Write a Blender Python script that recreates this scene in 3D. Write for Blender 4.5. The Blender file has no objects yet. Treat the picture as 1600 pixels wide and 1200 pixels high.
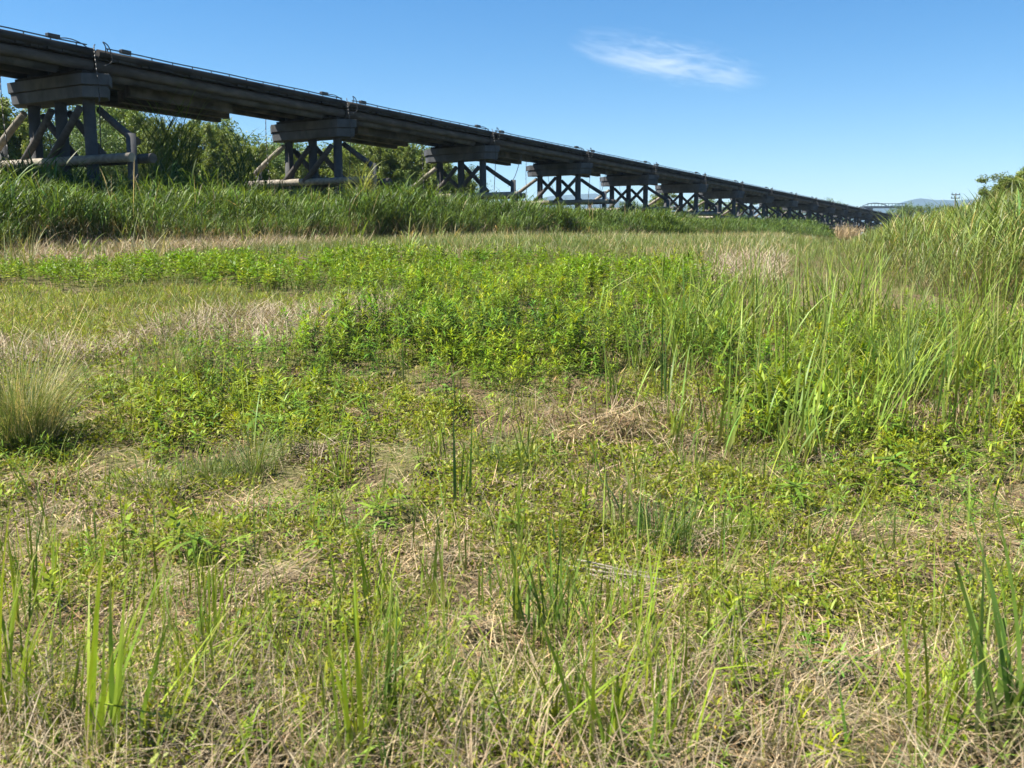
import bpy, math, random
import numpy as np
from mathutils import Vector, Matrix

rng = np.random.default_rng(7)
random.seed(7)
R = math.radians
SC = bpy.context.scene
COL = SC.collection

# ------------------------------------------------------------------ camera model
F = 1430.0                      # focal length in pixels of the 1600 wide photograph
PITCH = math.atan(219.0 / F)    # looking slightly down
CP, SP = math.cos(PITCH), math.sin(PITCH)
EYE = 1.45
AX = math.atan(813.0 / math.hypot(F, 219.0))      # heading of the bridge
D = np.array([math.sin(AX), math.cos(AX)])        # along the bridge
W = np.array([math.cos(AX), -math.sin(AX)])       # across it, towards the field


def project(X, Y, Z):
    z = Z - EYE
    zc = np.maximum(Y * CP - z * SP, 1e-3)
    return 800 + F * X / zc, 600 - F * (z * CP + Y * SP) / zc


# ------------------------------------------------------------------ noise and terrain
_tab = np.random.default_rng(3).random((256, 256))


def vnoise(x, y):
    xi = np.floor(x).astype(int); yi = np.floor(y).astype(int)
    fx = x - xi; fy = y - yi
    fx = fx * fx * (3 - 2 * fx); fy = fy * fy * (3 - 2 * fy)
    a = _tab[xi % 256, yi % 256]; b = _tab[(xi + 1) % 256, yi % 256]
    c = _tab[xi % 256, (yi + 1) % 256]; d = _tab[(xi + 1) % 256, (yi + 1) % 256]
    return (a * (1 - fx) + b * fx) * (1 - fy) + (c * (1 - fx) + d * fx) * fy


def fbm(x, y, o=3):
    s = 0; a = .5; t = 0
    for k in range(o):
        s = s + a * vnoise(x * 2 ** k + 17.3 * k, y * 2 ** k + 5.1 * k); t += a; a *= .5
    return s / t


PY = [-50, 4.6, 5.6, 6.6, 8, 10, 12, 15, 18, 25, 40, 150, 400, 9000]
PZ = [0, 0, .06, .16, .33, .585, .82, 1.12, 1.34, 1.50, 1.55, 1.80, 1.9, 1.9]


def gz(X, Y):
    X = np.asarray(X, float); Y = np.asarray(Y, float)
    z = (np.interp(Y - .5, PY, PZ) + np.interp(Y + .5, PY, PZ) + np.interp(Y, PY, PZ)) / 3
    near = np.clip(1 - Y / 60, 0, 1)
    return z + near * (.16 * (fbm(X * .5 + 40, Y * .5 + 40) - .5) + .07 * (vnoise(X * 1.9 + 9, Y * 1.9) - .5) + .05 * (vnoise(X * 4.1 + 3, Y * 4.1 + 7) - .5))


def ground_at(px, py):
    u = (px - 800) / F; v = (600 - py) / F
    dx, dy, dz = u, CP - v * SP, SP * 0 + v * CP - SP
    # camera axes: forward (0,CP,-SP), up (0,SP,CP)
    dy = CP + v * SP; dz = -SP + v * CP
    lo, hi = 1.0, 1.0
    t = 1.0
    while t < 120:
        if EYE + dz * t < float(gz(dx * t, dy * t)):
            break
        t += .05
    return np.array([dx * t, dy * t, float(gz(dx * t, dy * t))])


# ------------------------------------------------------------------ materials
def new_mat(name):
    m = bpy.data.materials.new(name); m.use_nodes = True
    m.node_tree.nodes.clear()
    return m, m.node_tree.nodes, m.node_tree.links


def leaf_material(name, transl=.35, rough=.45, spec=.35):
    m, n, l = new_mat(name)
    out = n.new('ShaderNodeOutputMaterial'); mix = n.new('ShaderNodeMixShader')
    p = n.new('ShaderNodeBsdfPrincipled'); t = n.new('ShaderNodeBsdfTranslucent')
    a = n.new('ShaderNodeAttribute'); a.attribute_name = 'Col'
    nz = n.new('ShaderNodeTexNoise'); nz.inputs['Scale'].default_value = 14
    mp = n.new('ShaderNodeMapRange'); mp.inputs['To Min'].default_value = .72; mp.inputs['To Max'].default_value = 1.28
    mul = n.new('ShaderNodeVectorMath'); mul.operation = 'MULTIPLY'
    mul2 = n.new('ShaderNodeVectorMath'); mul2.operation = 'MULTIPLY'; mul2.inputs[1].default_value = (1.35, 1.25, .7)
    l.new(nz.outputs['Fac'], mp.inputs['Value'])
    l.new(a.outputs['Color'], mul.inputs[0]); l.new(mp.outputs['Result'], mul.inputs[1])
    l.new(mul.outputs[0], p.inputs['Base Color']); l.new(mul.outputs[0], mul2.inputs[0])
    l.new(mul2.outputs[0], t.inputs['Color'])
    p.inputs['Roughness'].default_value = rough; p.inputs['Specular IOR Level'].default_value = spec
    mix.inputs['Fac'].default_value = transl
    l.new(p.outputs[0], mix.inputs[1]); l.new(t.outputs[0], mix.inputs[2]); l.new(mix.outputs[0], out.inputs['Surface'])
    return m


def wood_material(name, c1, c2, c3, scale=(1, 1, 1), rough=.85, streak=9.0, bump=.4):
    m, n, l = new_mat(name)
    out = n.new('ShaderNodeOutputMaterial'); p = n.new('ShaderNodeBsdfPrincipled')
    tc = n.new('ShaderNodeTexCoord'); mp = n.new('ShaderNodeMapping'); mp.vector_type = 'TEXTURE'; mp.inputs['Rotation'].default_value = (0, 0, -AX); mp.inputs['Scale'].default_value = scale
    n1 = n.new('ShaderNodeTexNoise'); n1.inputs['Scale'].default_value = streak; n1.inputs['Detail'].default_value = 6
    n2 = n.new('ShaderNodeTexNoise'); n2.inputs['Scale'].default_value = 1.3; n2.inputs['Detail'].default_value = 4
    r1 = n.new('ShaderNodeValToRGB')
    e = r1.color_ramp.elements
    e[0].position = .3; e[0].color = (*c1, 1); e[1].position = .7; e[1].color = (*c2, 1)
    mx = n.new('ShaderNodeMix'); mx.data_type = 'RGBA'
    r2 = n.new('ShaderNodeMapRange'); r2.inputs['From Min'].default_value = .45; r2.inputs['From Max'].default_value = .7
    gp = n.new('ShaderNodeNewGeometry'); l.new(gp.outputs['Position'], mp.inputs['Vector'])
    l.new(mp.outputs[0], n1.inputs['Vector']); l.new(gp.outputs['Position'], n2.inputs['Vector'])
    l.new(n1.outputs['Fac'], r1.inputs['Fac']); l.new(n2.outputs['Fac'], r2.inputs['Value'])
    l.new(r2.outputs[0], mx.inputs['Factor']); l.new(r1.outputs['Color'], mx.inputs['A']); mx.inputs['B'].default_value = (*c3, 1)
    l.new(mx.outputs['Result'], p.inputs['Base Color'])
    bp = n.new('ShaderNodeBump'); bp.inputs['Strength'].default_value = .4; bp.inputs['Distance'].default_value = .02
    l.new(n1.outputs['Fac'], bp.inputs['Height']); l.new(bp.outputs[0], p.inputs['Normal'])
    p.inputs['Roughness'].default_value = rough; p.inputs['Specular IOR Level'].default_value = .2
    l.new(p.outputs[0], out.inputs['Surface'])
    return m


def plain_material(name, c, rough=.6, metal=0.0):
    m, n, l = new_mat(name)
    out = n.new('ShaderNodeOutputMaterial'); p = n.new('ShaderNodeBsdfPrincipled')
    nz = n.new('ShaderNodeTexNoise'); nz.inputs['Scale'].default_value = 6
    r = n.new('ShaderNodeValToRGB'); r.color_ramp.elements[0].color = (*[x * .75 for x in c], 1)
    r.color_ramp.elements[1].color = (*[min(1, x * 1.2) for x in c], 1)
    l.new(nz.outputs['Fac'], r.inputs['Fac']); l.new(r.outputs['Color'], p.inputs['Base Color'])
    p.inputs['Roughness'].default_value = rough; p.inputs['Metallic'].default_value = metal
    l.new(p.outputs[0], out.inputs['Surface'])
    return m


M_LEAF = leaf_material('leaf', .30, .5, .25)
M_REED = leaf_material('reed_leaf', .32, .5, .28)
M_STRAW = leaf_material('straw', .12, .7, .2)
M_TREE = leaf_material('tree_leaf', .3, .5, .3)
M_LOG = wood_material('weathered_log', (.055, .048, .046), (.11, .098, .092), (.05, .045, .045), scale=(1, 4, 1), streak=9)
M_GIRD = wood_material('dark_girder_timber', (.027, .026, .028), (.063, .06, .06), (.115, .108, .104), scale=(1, 9, 1), streak=7)
M_DECK = wood_material('dark_deck_timber', (.016, .014, .014), (.038, .034, .033), (.05, .045, .042), scale=(1, 5, 1), streak=9)
M_PALE = wood_material('bleached_sunlit_log', (.17, .15, .12), (.33, .295, .25), (.12, .10, .08), streak=8)  # bleached wood, with the sunlit look of the logs put into its colour
M_CONC = wood_material('brown_grey_concrete', (.068, .073, .085), (.105, .11, .122), (.05, .051, .057), scale=(1, 1, 2.5), streak=5)
M_POST = wood_material('grey_post', (.055, .056, .061), (.086, .086, .09), (.068, .068, .072), streak=4)
M_BARK = wood_material('bark', (.06, .045, .03), (.14, .11, .08), (.09, .075, .055))
M_WIRE = plain_material('black_wire', (.03, .03, .032), .5)
M_STEEL = plain_material('grey_steel', (.04, .05, .06), .6, .1)

# ------------------------------------------------------------------ mesh builders


def link_mesh(name, V, Fq, mat, parent=None, col=None, smooth=False, tri=None):
    me = bpy.data.meshes.new(name)
    V = np.ascontiguousarray(V, dtype=np.float32)
    loops = []; starts = []; pos = 0
    if Fq is not None and len(Fq):
        Fq = np.asarray(Fq, np.int32); loops.append(Fq.ravel()); starts.append(np.arange(len(Fq)) * 4); pos = len(Fq) * 4
    if tri is not None and len(tri):
        tri = np.asarray(tri, np.int32); loops.append(tri.ravel()); starts.append(pos + np.arange(len(tri)) * 3)
    loops = np.concatenate(loops).astype(np.int32); starts = np.concatenate(starts).astype(np.int32)
    me.vertices.add(len(V)); me.vertices.foreach_set('co', V.ravel())
    me.loops.add(len(loops)); me.loops.foreach_set('vertex_index', loops)
    me.polygons.add(len(starts)); me.polygons.foreach_set('loop_start', starts)
    if smooth:
        me.polygons.foreach_set('use_smooth', np.ones(len(starts), bool))
    me.update(calc_edges=True)
    if col is not None:
        at = me.attributes.new('Col', 'FLOAT_COLOR', 'POINT')
        c = np.ones((len(V), 4), np.float32); c[:, :3] = col
        at.data.foreach_set('color', c.ravel())
    me.materials.append(mat)
    o = bpy.data.objects.new(name, me); COL.objects.link(o)
    if parent is not None:
        o.parent = parent
    return o


class Veg:
    """many strips and leaves collected into one plant mesh"""
    def __init__(s): s.V = []; s.Q = []; s.C = []; s.n = 0

    def add(s, V, Q, C):
        s.V.append(V); s.Q.append(Q + s.n); s.C.append(C); s.n += len(V)

    def arrays(s): return np.concatenate(s.V), np.concatenate(s.Q), np.concatenate(s.C)

    def build(s, name, mat, parent=None, origin=None):
        V, Q, C = s.arrays()
        if origin is not None:
            V = V - np.asarray(origin)
        o = link_mesh(name, V, Q, mat, parent, C, smooth=True)
        if origin is not None:
            o.location = origin
        return o


def A(x, N):
    return np.broadcast_to(np.asarray(x, float), (N,)).astype(float)


def blades(B, base, h, w, az, lean, droop, col, segs=4, twist=1.2, tipcol=None, basecol=None, taper=2.0, bw=.55, kink=0.0):
    N = len(base)
    if N == 0: return
    h, w, az, lean, droop = A(h, N), A(w, N), A(az, N), A(lean, N), A(droop, N)
    col = np.broadcast_to(np.asarray(col, float), (N, 3))
    t = np.linspace(0, 1, segs + 1)
    th = lean[:, None] + droop[:, None] * t[None, :] ** 1.6
    if kink:
        kk = rng.random(N) < kink; kp = rng.integers(segs // 2, segs, N)
        th = th + (kk * rng.uniform(.7, 1.9, N))[:, None] * (np.arange(segs + 1)[None, :] > kp[:, None])
    ds = (h / segs)[:, None]
    r = np.concatenate([np.zeros((N, 1)), np.cumsum(np.sin(th[:, 1:]) * ds, 1)], 1)
    z = np.concatenate([np.zeros((N, 1)), np.cumsum(np.cos(th[:, 1:]) * ds, 1)], 1)
    P = np.empty((N, segs + 1, 3))
    P[:, :, 0] = base[:, None, 0] + r * np.cos(az)[:, None]
    P[:, :, 1] = base[:, None, 1] + r * np.sin(az)[:, None]
    P[:, :, 2] = base[:, None, 2] + z
    sa = az + math.pi / 2 + rng.normal(0, twist, N)
    sa = sa[:, None] + t[None, :] * rng.normal(0, .5, N)[:, None]
    prof = (bw + (1 - bw) * np.minimum(t / .35, 1)) * (1 - t ** taper) + .03
    ww = w[:, None] * prof[None, :] * .5
    S = np.stack([np.cos(sa) * ww, np.sin(sa) * ww, 0 * sa], 2)
    V = np.stack([P - S, P + S], 2).reshape(-1, 3)
    i = np.arange(N)[:, None] * (2 * (segs + 1)) + np.arange(segs)[None, :] * 2
    i = i.ravel()
    Q = np.stack([i, i + 1, i + 3, i + 2], 1)
    C = np.repeat(col[:, None, :], segs + 1, 1)
    if tipcol is not None:
        k = (np.clip((t - .72) / .28, 0, 1))[None, :, None] * (rng.random(N) < .6)[:, None, None]
        C = C * (1 - k) + np.asarray(tipcol)[None, None, :] * k
    if basecol is not None:
        k = np.clip(1 - t / .3, 0, 1)[None, :, None]
        C = C * (1 - k) + np.asarray(basecol)[None, None, :] * k
    C = np.repeat(C[:, :, None, :], 2, 2).reshape(-1, 3)
    B.add(V, Q, C)


def leaves(B, pos, L, wd, az, el, col, roll=.6):
    """single folded diamond leaves"""
    N = len(pos)
    L, wd, az, el = A(L, N), A(wd, N), A(az, N), A(el, N)
    d = np.stack([np.cos(az) * np.cos(el), np.sin(az) * np.cos(el), np.sin(el)], 1)
    s = np.stack([-np.sin(az), np.cos(az), np.zeros(N)], 1)
    u = np.cross(d, s)
    ro = rng.normal(0, roll, N)[:, None]
    s = s * np.cos(ro) + u * np.sin(ro); u = np.cross(d, s)
    m = pos + d * (L * .45)[:, None]
    V = np.stack([pos, m - s * (wd / 2)[:, None] + u * (wd * .12)[:, None], pos + d * L[:, None] - u * (L * .12)[:, None],
                  m + s * (wd / 2)[:, None] + u * (wd * .12)[:, None]], 1).reshape(-1, 3)
    Q = np.arange(4 * N).reshape(N, 4)
    C = np.repeat(np.broadcast_to(np.asarray(col, float), (N, 3)), 4, 0)
    B.add(V, Q, C)


def place(B, protos, pos, rot, sc, tint, tilt=.12, hs=None):
    """stamp plant prototypes (V, Q, C) at many places"""
    N = len(pos); k = rng.integers(0, len(protos), N)
    hs = A(1 if hs is None else hs, N)
    tx, ty = rng.normal(0, tilt, N), rng.normal(0, tilt, N)
    for j, (V, Q, C) in enumerate(protos):
        m = np.where(k == j)[0]
        if len(m) == 0: continue
        c, s = np.cos(rot[m])[:, None], np.sin(rot[m])[:, None]
        x = V[None, :, 0] * c - V[None, :, 1] * s; y = V[None, :, 0] * s + V[None, :, 1] * c
        z = V[None, :, 2] * hs[m][:, None]
        x = x + z * tx[m][:, None]; y = y + z * ty[m][:, None]
        P = np.stack([x, y, z], 2) * sc[m][:, None, None] + pos[m][:, None, :]
        q = Q[None] + (np.arange(len(m)) * len(V))[:, None, None]
        cc = C[None] * tint[m][:, None, :]
        B.add(P.reshape(-1, 3), q.reshape(-1, 4), cc.reshape(-1, 3))


class Solid:
    """logs, beams and prisms collected into one hard mesh"""
    def __init__(s): s.V = []; s.F = []

    def face(s, idx): s.F.append(idx)

    def log(s, p0, p1, r0, r1=None, n=10, rings=1, bend=0.0):
        r1 = r0 if r1 is None else r1
        p0 = Vector(p0); p1 = Vector(p1); d = (p1 - p0).normalized()
        a = d.orthogonal().normalized(); b = d.cross(a)
        st = len(s.V); ph = random.random() * 6
        for k in range(rings + 1):
            t = k / rings; c = p0.lerp(p1, t); r = r0 + (r1 - r0) * t
            c = c + (a * math.sin(ph + 5 * t) + b * math.cos(ph + 4 * t)) * bend
            for i in range(n):
                q = 2 * math.pi * i / n
                s.V.append(c + (a * math.cos(q) + b * math.sin(q)) * r)
        for k in range(rings):
            for i in range(n):
                j = (i + 1) % n
                s.F.append((st + k * n + i, st + k * n + j, st + (k + 1) * n + j, st + (k + 1) * n + i))
        s.F.append(tuple(st + i for i in reversed(range(n))))
        s.F.append(tuple(st + rings * n + i for i in range(n)))

    def tube(s, pts, r, n=6):
        for a, b in zip(pts[:-1], pts[1:]): s.log(a, b, r, n=n)

    def prism(s, base, z0, z1, inset=0.0, cen=None):
        """base: list of (x,y,(z optional)); vertical prism, bottom inset towards the centre"""
        n = len(base); st = len(s.V)
        cx = sum(p[0] for p in base) / n; cy = sum(p[1] for p in base) / n
        for p in base: s.V.append(Vector((cx + (p[0] - cx) * (1 - inset), cy + (p[1] - cy) * (1 - inset), z0)))
        for p in base: s.V.append(Vector((p[0], p[1], z1)))
        for i in range(n):
            j = (i + 1) % n; s.F.append((st + i, st + j, st + n + j, st + n + i))
        s.F.append(tuple(st + i for i in reversed(range(n)))); s.F.append(tuple(st + n + i for i in range(n)))

    def beam(s, p0, p1, wd, ht):
        p0 = Vector(p0); p1 = Vector(p1); d = (p1 - p0).normalized()
        sd = d.cross(Vector((0, 0, 1)))
        sd = sd.normalized() if sd.length > 1e-4 else Vector((1, 0, 0))
        up = sd.cross(d)
        st = len(s.V)
        for c in (p0, p1):
            for a, b in ((-1, -1), (1, -1), (1, 1), (-1, 1)):
                s.V.append(c + sd * (a * wd / 2) + up * (b * ht / 2))
        for f in ((0, 1, 2, 3), (7, 6, 5, 4), (0, 4, 5, 1), (1, 5, 6, 2), (2, 6, 7, 3), (3, 7, 4, 0)):
            s.F.append(tuple(st + i for i in f))

    def build(s, name, mat, parent=None, smooth=False, bevel=0):
        me = bpy.data.meshes.new(name)
        me.from_pydata([tuple(v) for v in s.V], [], s.F); me.update()
        if smooth:
            for p in me.polygons: p.use_smooth = len(p.vertices) == 4
        me.materials.append(mat)
        o = bpy.data.objects.new(name, me); COL.objects.link(o)
        if parent is not None: o.parent = parent
        if bevel:
            b = o.modifiers.new('bevel', 'BEVEL'); b.width = bevel; b.segments = 2
        return o


def tag(o, label=None, cat=None, group=None, kind=None):
    if label: o['label'] = label
    if cat: o['category'] = cat
    if group: o['group'] = group
    if kind: o['kind'] = kind
    return o


def empty(name, loc=(0, 0, 0), rz=0.0, parent=None):
    o = bpy.data.objects.new(name, None); COL.objects.link(o)
    o.location = loc; o.rotation_euler = (0, 0, rz); o.empty_display_size = .3
    if parent is not None: o.parent = parent
    return o


def copy_tree(o, parent=None):
    c = o.copy(); COL.objects.link(c)
    if parent is not None: c.parent = parent
    for ch in list(o.children): copy_tree(ch, c)
    return c


# ------------------------------------------------------------------ ground
def build_ground():
    ys = np.concatenate([np.arange(-12, 1.5, 1.5), np.arange(1.5, 24, .14), 24 * 1.045 ** np.arange(0, 126)])
    ys = np.append(ys, 9000)
    t = np.linspace(-1, 1, 190)
    X = np.empty((len(ys), len(t))); Y = np.repeat(ys[:, None], len(t), 1)
    half = np.maximum(14, np.abs(ys) * 1.6)
    X[:] = np.sign(t)[None] * (np.abs(t)[None] ** 1.6) * half[:, None]
    Z = gz(X, Y)
    nr, nc = X.shape
    V = np.stack([X, Y, Z], 2).reshape(-1, 3)
    i = (np.arange(nr - 1)[:, None] * nc + np.arange(nc - 1)[None]).ravel()
    Q = np.stack([i, i + 1, i + nc + 1, i + nc], 1)
    m, n, l = new_mat('earth_and_thatch')
    out = n.new('ShaderNodeOutputMaterial'); p = n.new('ShaderNodeBsdfPrincipled')
    geo = n.new('ShaderNodeNewGeometry')
    def noise(sc, det=5):
        k = n.new('ShaderNodeTexNoise'); k.inputs['Scale'].default_value = sc; k.inputs['Detail'].default_value = det
        l.new(geo.outputs['Position'], k.inputs['Vector']); return k
    n1, n2, n3 = noise(38, 8), noise(2.2), noise(.35)
    r1 = n.new('ShaderNodeValToRGB'); e = r1.color_ramp.elements
    e[0].position = .32; e[0].color = (.03, .021, .013, 1); e[1].position = .68; e[1].color = (.19, .145, .09, 1)
    k = e.new(.5); k.color = (.085, .063, .037, 1)
    r2 = n.new('ShaderNodeMapRange'); r2.inputs['From Min'].default_value = .42; r2.inputs['From Max'].default_value = .62
    mx = n.new('ShaderNodeMix'); mx.data_type = 'RGBA'; mx.inputs['B'].default_value = (.13, .15, .045, 1)
    mr = n.new('ShaderNodeMath'); mr.operation = 'MULTIPLY'; mr.inputs[1].default_value = .5
    l.new(n1.outputs['Fac'], r1.inputs['Fac']); l.new(n2.outputs['Fac'], r2.inputs['Value']); l.new(r2.outputs[0], mr.inputs[0])
    l.new(mr.outputs[0], mx.inputs['Factor']); l.new(r1.outputs['Color'], mx.inputs['A'])
    l.new(mx.outputs['Result'], p.inputs['Base Color'])
    bp = n.new('ShaderNodeBump'); bp.inputs['Strength'].default_value = .8; bp.inputs['Distance'].default_value = .03
    l.new(n1.outputs['Fac'], bp.inputs['Height']); l.new(bp.outputs[0], p.inputs['Normal'])
    p.inputs['Roughness'].default_value = .95; p.inputs['Specular IOR Level'].default_value = .1
    l.new(p.outputs[0], out.inputs['Surface'])
    o = link_mesh('ground', V, Q, m, smooth=True)
    tag(o, 'dry earth and straw covered riverside ground', 'ground', kind='structure')


build_ground()

# ------------------------------------------------------------------ masks (where each kind of cover grows)


def poly(px, py, pts):
    ins = np.zeros(px.shape, bool); j = len(pts) - 1
    for i in range(len(pts)):
        xi, yi = pts[i]; xj, yj = pts[j]
        c = ((yi > py) != (yj > py)) & (px < (xj - xi) * (py - yi) / (yj - yi + 1e-9) + xi)
        ins ^= c; j = i
    return ins


def blob(px, py, cx, cy, rx, ry, a=0):
    dx = px - cx; dy = py - cy
    c, s = math.cos(a), math.sin(a)
    return np.exp(-(((dx * c + dy * s) / rx) ** 2 + ((-dx * s + dy * c) / ry) ** 2))


def scatter(dens, y0, y1, xmax=None, margin=1.3):
    """uniform random points per square metre over the ground the camera can see, with a margin"""
    k = .575
    area = k * (y1 ** 2 - y0 ** 2) + 2 * margin * (y1 - y0)
    N = int(dens * area)
    Y = np.sqrt(rng.random(N) * (y1 ** 2 - y0 ** 2) + y0 ** 2)
    X = (rng.random(N) * 2 - 1) * (k * Y + margin)
    Z = gz(X, Y)
    px, py = project(X, Y, Z)
    return np.stack([X, Y, Z], 1), px, py


MAIN_GREEN = [(560, 600), (470, 550), (600, 495), (640, 478), (560, 462), (300, 452), (-400, 462), (-400, 428), (400, 420), (700, 413),
              (900, 419), (1060, 424), (1100, 455), (1125, 520), (1050, 565), (960, 600), (860, 628), (700, 612)]
LEFT_WEED = [(130, 590), (300, 560), (470, 552), (570, 600), (580, 640), (480, 705), (260, 700), (150, 660)]
GREY_STRAW = [(-400, 620), (-400, 560), (0, 548), (250, 522), (420, 497), (640, 478), (620, 496), (470, 530), (300, 545), (120, 570)]
YELLOW = [(-400, 460), (300, 452), (560, 462), (640, 478), (420, 499), (250, 524), (-400, 565)]


def warp(pos, px, py):
    w = np.clip((py - 380) / 200, .12, 1.2)
    return (px + 120 * (fbm(pos[:, 0] * .9, pos[:, 1] * .9 + 30) - .5) * w * 1.6,
            py + 70 * (fbm(pos[:, 0] * .9 + 60, pos[:, 1] * .9) - .5) * w * 1.6)


def green_mask(pos, px, py):
    x, y = warp(pos, px, py)
    g = 0; lw = 0
    for q in range(5):
        w = np.clip((py - 380) / 200, .1, 1.1)
        jx = x + rng.normal(0, 75, len(x)) * (w + .25); jy = y + rng.normal(0, 22, len(x)) * w
        g = g + poly(jx, jy, MAIN_GREEN) / 5; lw = lw + poly(jx, jy, LEFT_WEED) * .17
    g = np.maximum(g * (.8 + .4 * (fbm(pos[:, 0] * .8 + 3, pos[:, 1] * .8) > .42)), lw)
    g = np.maximum(g, np.where((x > 1080) & (y > 500) & (y < 700), .38, 0))
    g = np.maximum(g, np.where((x > 560) & (x < 1000) & (y > 600) & (y < 690), .2, 0))
    g = np.maximum(g, np.where(y > 610, .62 * np.clip((fbm(pos[:, 0] * .95 + 3, pos[:, 1] * 1.2 + 66) - .46) * 6, 0, 1), 0))
    g = np.maximum(g, np.where((x > 1090) & (x < 1420) & (y > 560) & (y < 712), 1.5, 0))
    for (cx, cy, rx, ry, a) in ((590, 800, 60, 28, .9), (330, 870, 70, 30, .5), (1150, 800, 60, 30, .7), (1235, 790, 50, 26, .7), (440, 690, 70, 30, .6),
                                (1330, 720, 120, 30, .5), (1560, 700, 90, 40, .5), (1480, 640, 130, 50, .5), (700, 690, 90, 30, .3), (30, 900, 70, 40, .35),
                                (1060, 900, 120, 40, .35), (1280, 960, 110, 30, .4), (540, 1000, 60, 60, .2), (1180, 1040, 90, 40, .3), (770, 1150, 60, 40, .3)):
        g = np.maximum(g, a * blob(x, y, cx, cy, rx, ry))
    return g


# ------------------------------------------------------------------ plant prototypes
def weed_proto(nl, h=.4, seed=0, quad2=True, big=1.0):
    B = Veg()
    blades(B, np.zeros((2, 3)), h, .006, np.array([0., 1.5]), .03, .05, (.13, .17, .04), segs=2, twist=.1, taper=6)
    lw = rng.uniform(.13, .30); ls = rng.uniform(.75, 1.35); hue = np.array([rng.uniform(.78, 1.15), rng.uniform(.9, 1.06), rng.uniform(.6, 2.2)]); nl = int(nl * rng.uniform(.7, 1.3))
    t = np.sort(rng.random(nl)) ** .75
    az = np.arange(nl) * 2.4 + rng.normal(0, .3, nl)
    L = h * (.13 + .13 * np.sin(np.pi * np.clip(t, .1, .95))) * rng.uniform(.7, 1.25, nl) * big * ls
    el = np.interp(t, [0, .6, .85, 1], [-.1, .35, .75, 1.2]) + rng.normal(0, .18, nl)
    pos = np.stack([0 * t, 0 * t, h * (.12 + .88 * t)], 1)
    c = np.array([.165, .252, .014])[None] * rng.uniform(.6, 1.25, nl)[:, None]
    c[t > .8] *= np.array([1.3, 1.2, 1.0])
    old = (t < .4) & (rng.random(nl) < .25); c[old] = np.array([.26, .22, .06])
    if quad2:
        c = c * hue
        blades(B, pos, L, L * lw, az, np.pi / 2 - el, .55, c, segs=2, twist=.25, taper=1.6, bw=.5)
    else:
        leaves(B, pos, L, L * lw * 1.25, az, el, c * hue, .4)
    return B.arrays()


def reed_proto(h=1.5, nl=9, droop=1.2, tip=None):
    B = Veg()
    blades(B, np.zeros((2, 3)), h * .85, .009, np.array([0., 1.57]), .02, .06, (.15, .19, .06), segs=3, twist=.1, taper=5)
    t = np.linspace(.18, .9, nl) + rng.normal(0, .03, nl)
    az = np.arange(nl) * 3.14 + rng.normal(0, .6, nl)
    pos = np.stack([0 * t, 0 * t, h * .85 * t], 1)
    L = h * rng.uniform(.26, .5, nl)
    c = np.array([.095, .155, .026])[None] * rng.uniform(.5, 1.4, nl)[:, None]
    if tip:
        c = np.array([.205, .285, .06])[None] * rng.uniform(.5, 1.3, nl)[:, None]
        k = rng.random(nl) < .13; c[k] = np.array([.42, .37, .19])
    dead = (t < .45) & (rng.random(nl) < .6)
    c[dead] = np.array([.30, .25, .14]) * rng.uniform(.7, 1.1)
    blades(B, pos, L, rng.uniform(.02, .036, nl) * (tip[0] if tip else 1), az, rng.uniform(.2, .6, nl), rng.uniform(.3, droop + .3, nl), c, segs=4, twist=.35, taper=2.2, bw=.6, kink=.12, tipcol=(.46, .42, .22) if tip else None)
    return B.arrays()


WEEDS = [weed_proto(26, .4) for k in range(12)]
WEEDS_NEAR = [weed_proto(22, .4, big=1.75) for k in range(6)]
WEEDS_FAR = [weed_proto(20, .4, quad2=False) for k in range(6)]
REEDS = [reed_proto() for k in range(8)]
REEDS_STIFF = [reed_proto(1.5, 10, .5, (.8, 1.55)) for k in range(8)]


def tints(N, lo=.75, hi=1.3, yel=.2):
    b = rng.uniform(lo, hi, N)[:, None]; y = rng.normal(0, yel, N)[:, None]
    return b * np.concatenate([1 + y, 1 + y * .35, 1 - y * .3], 1)


# ------------------------------------------------------------------ straw litter and dead grass
STRAW = np.array([(.44, .36, .22), (.38, .30, .19), (.33, .29, .22), (.40, .36, .29), (.24, .17, .10), (.30, .20, .12), (.48, .41, .27)])


def straw_cols(N, grey=0.0):
    c = STRAW[rng.integers(0, len(STRAW), N)] * rng.uniform(.25, 1.3, N)[:, None] * np.array([1.04, .95, .82])
    g = np.array([.37, .315, .235])[None] * rng.uniform(.3, 1.25, N)[:, None]
    return c * (1 - grey) + g * grey


def dead_strands(B, pos, L, w, el_lo, el_hi, cols, lift=.03, segs=3):
    N = len(pos)
    p = pos.copy(); p[:, 2] += rng.uniform(-.01, lift, N)
    el = rng.uniform(el_lo, el_hi, N)
    flow = 12.6 * vnoise(p[:, 0] * .9 + 31, p[:, 1] * .9 + 12) + rng.normal(0, .55, N) + (rng.random(N) < .5) * 3.1416
    blades(B, p, L, w, np.where(rng.random(N) < .62, flow, rng.uniform(0, 6.283, N)), np.pi / 2 - el, rng.uniform(-.2, 1.0, N), cols, segs=segs, twist=.8, taper=4, bw=.8)


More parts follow.
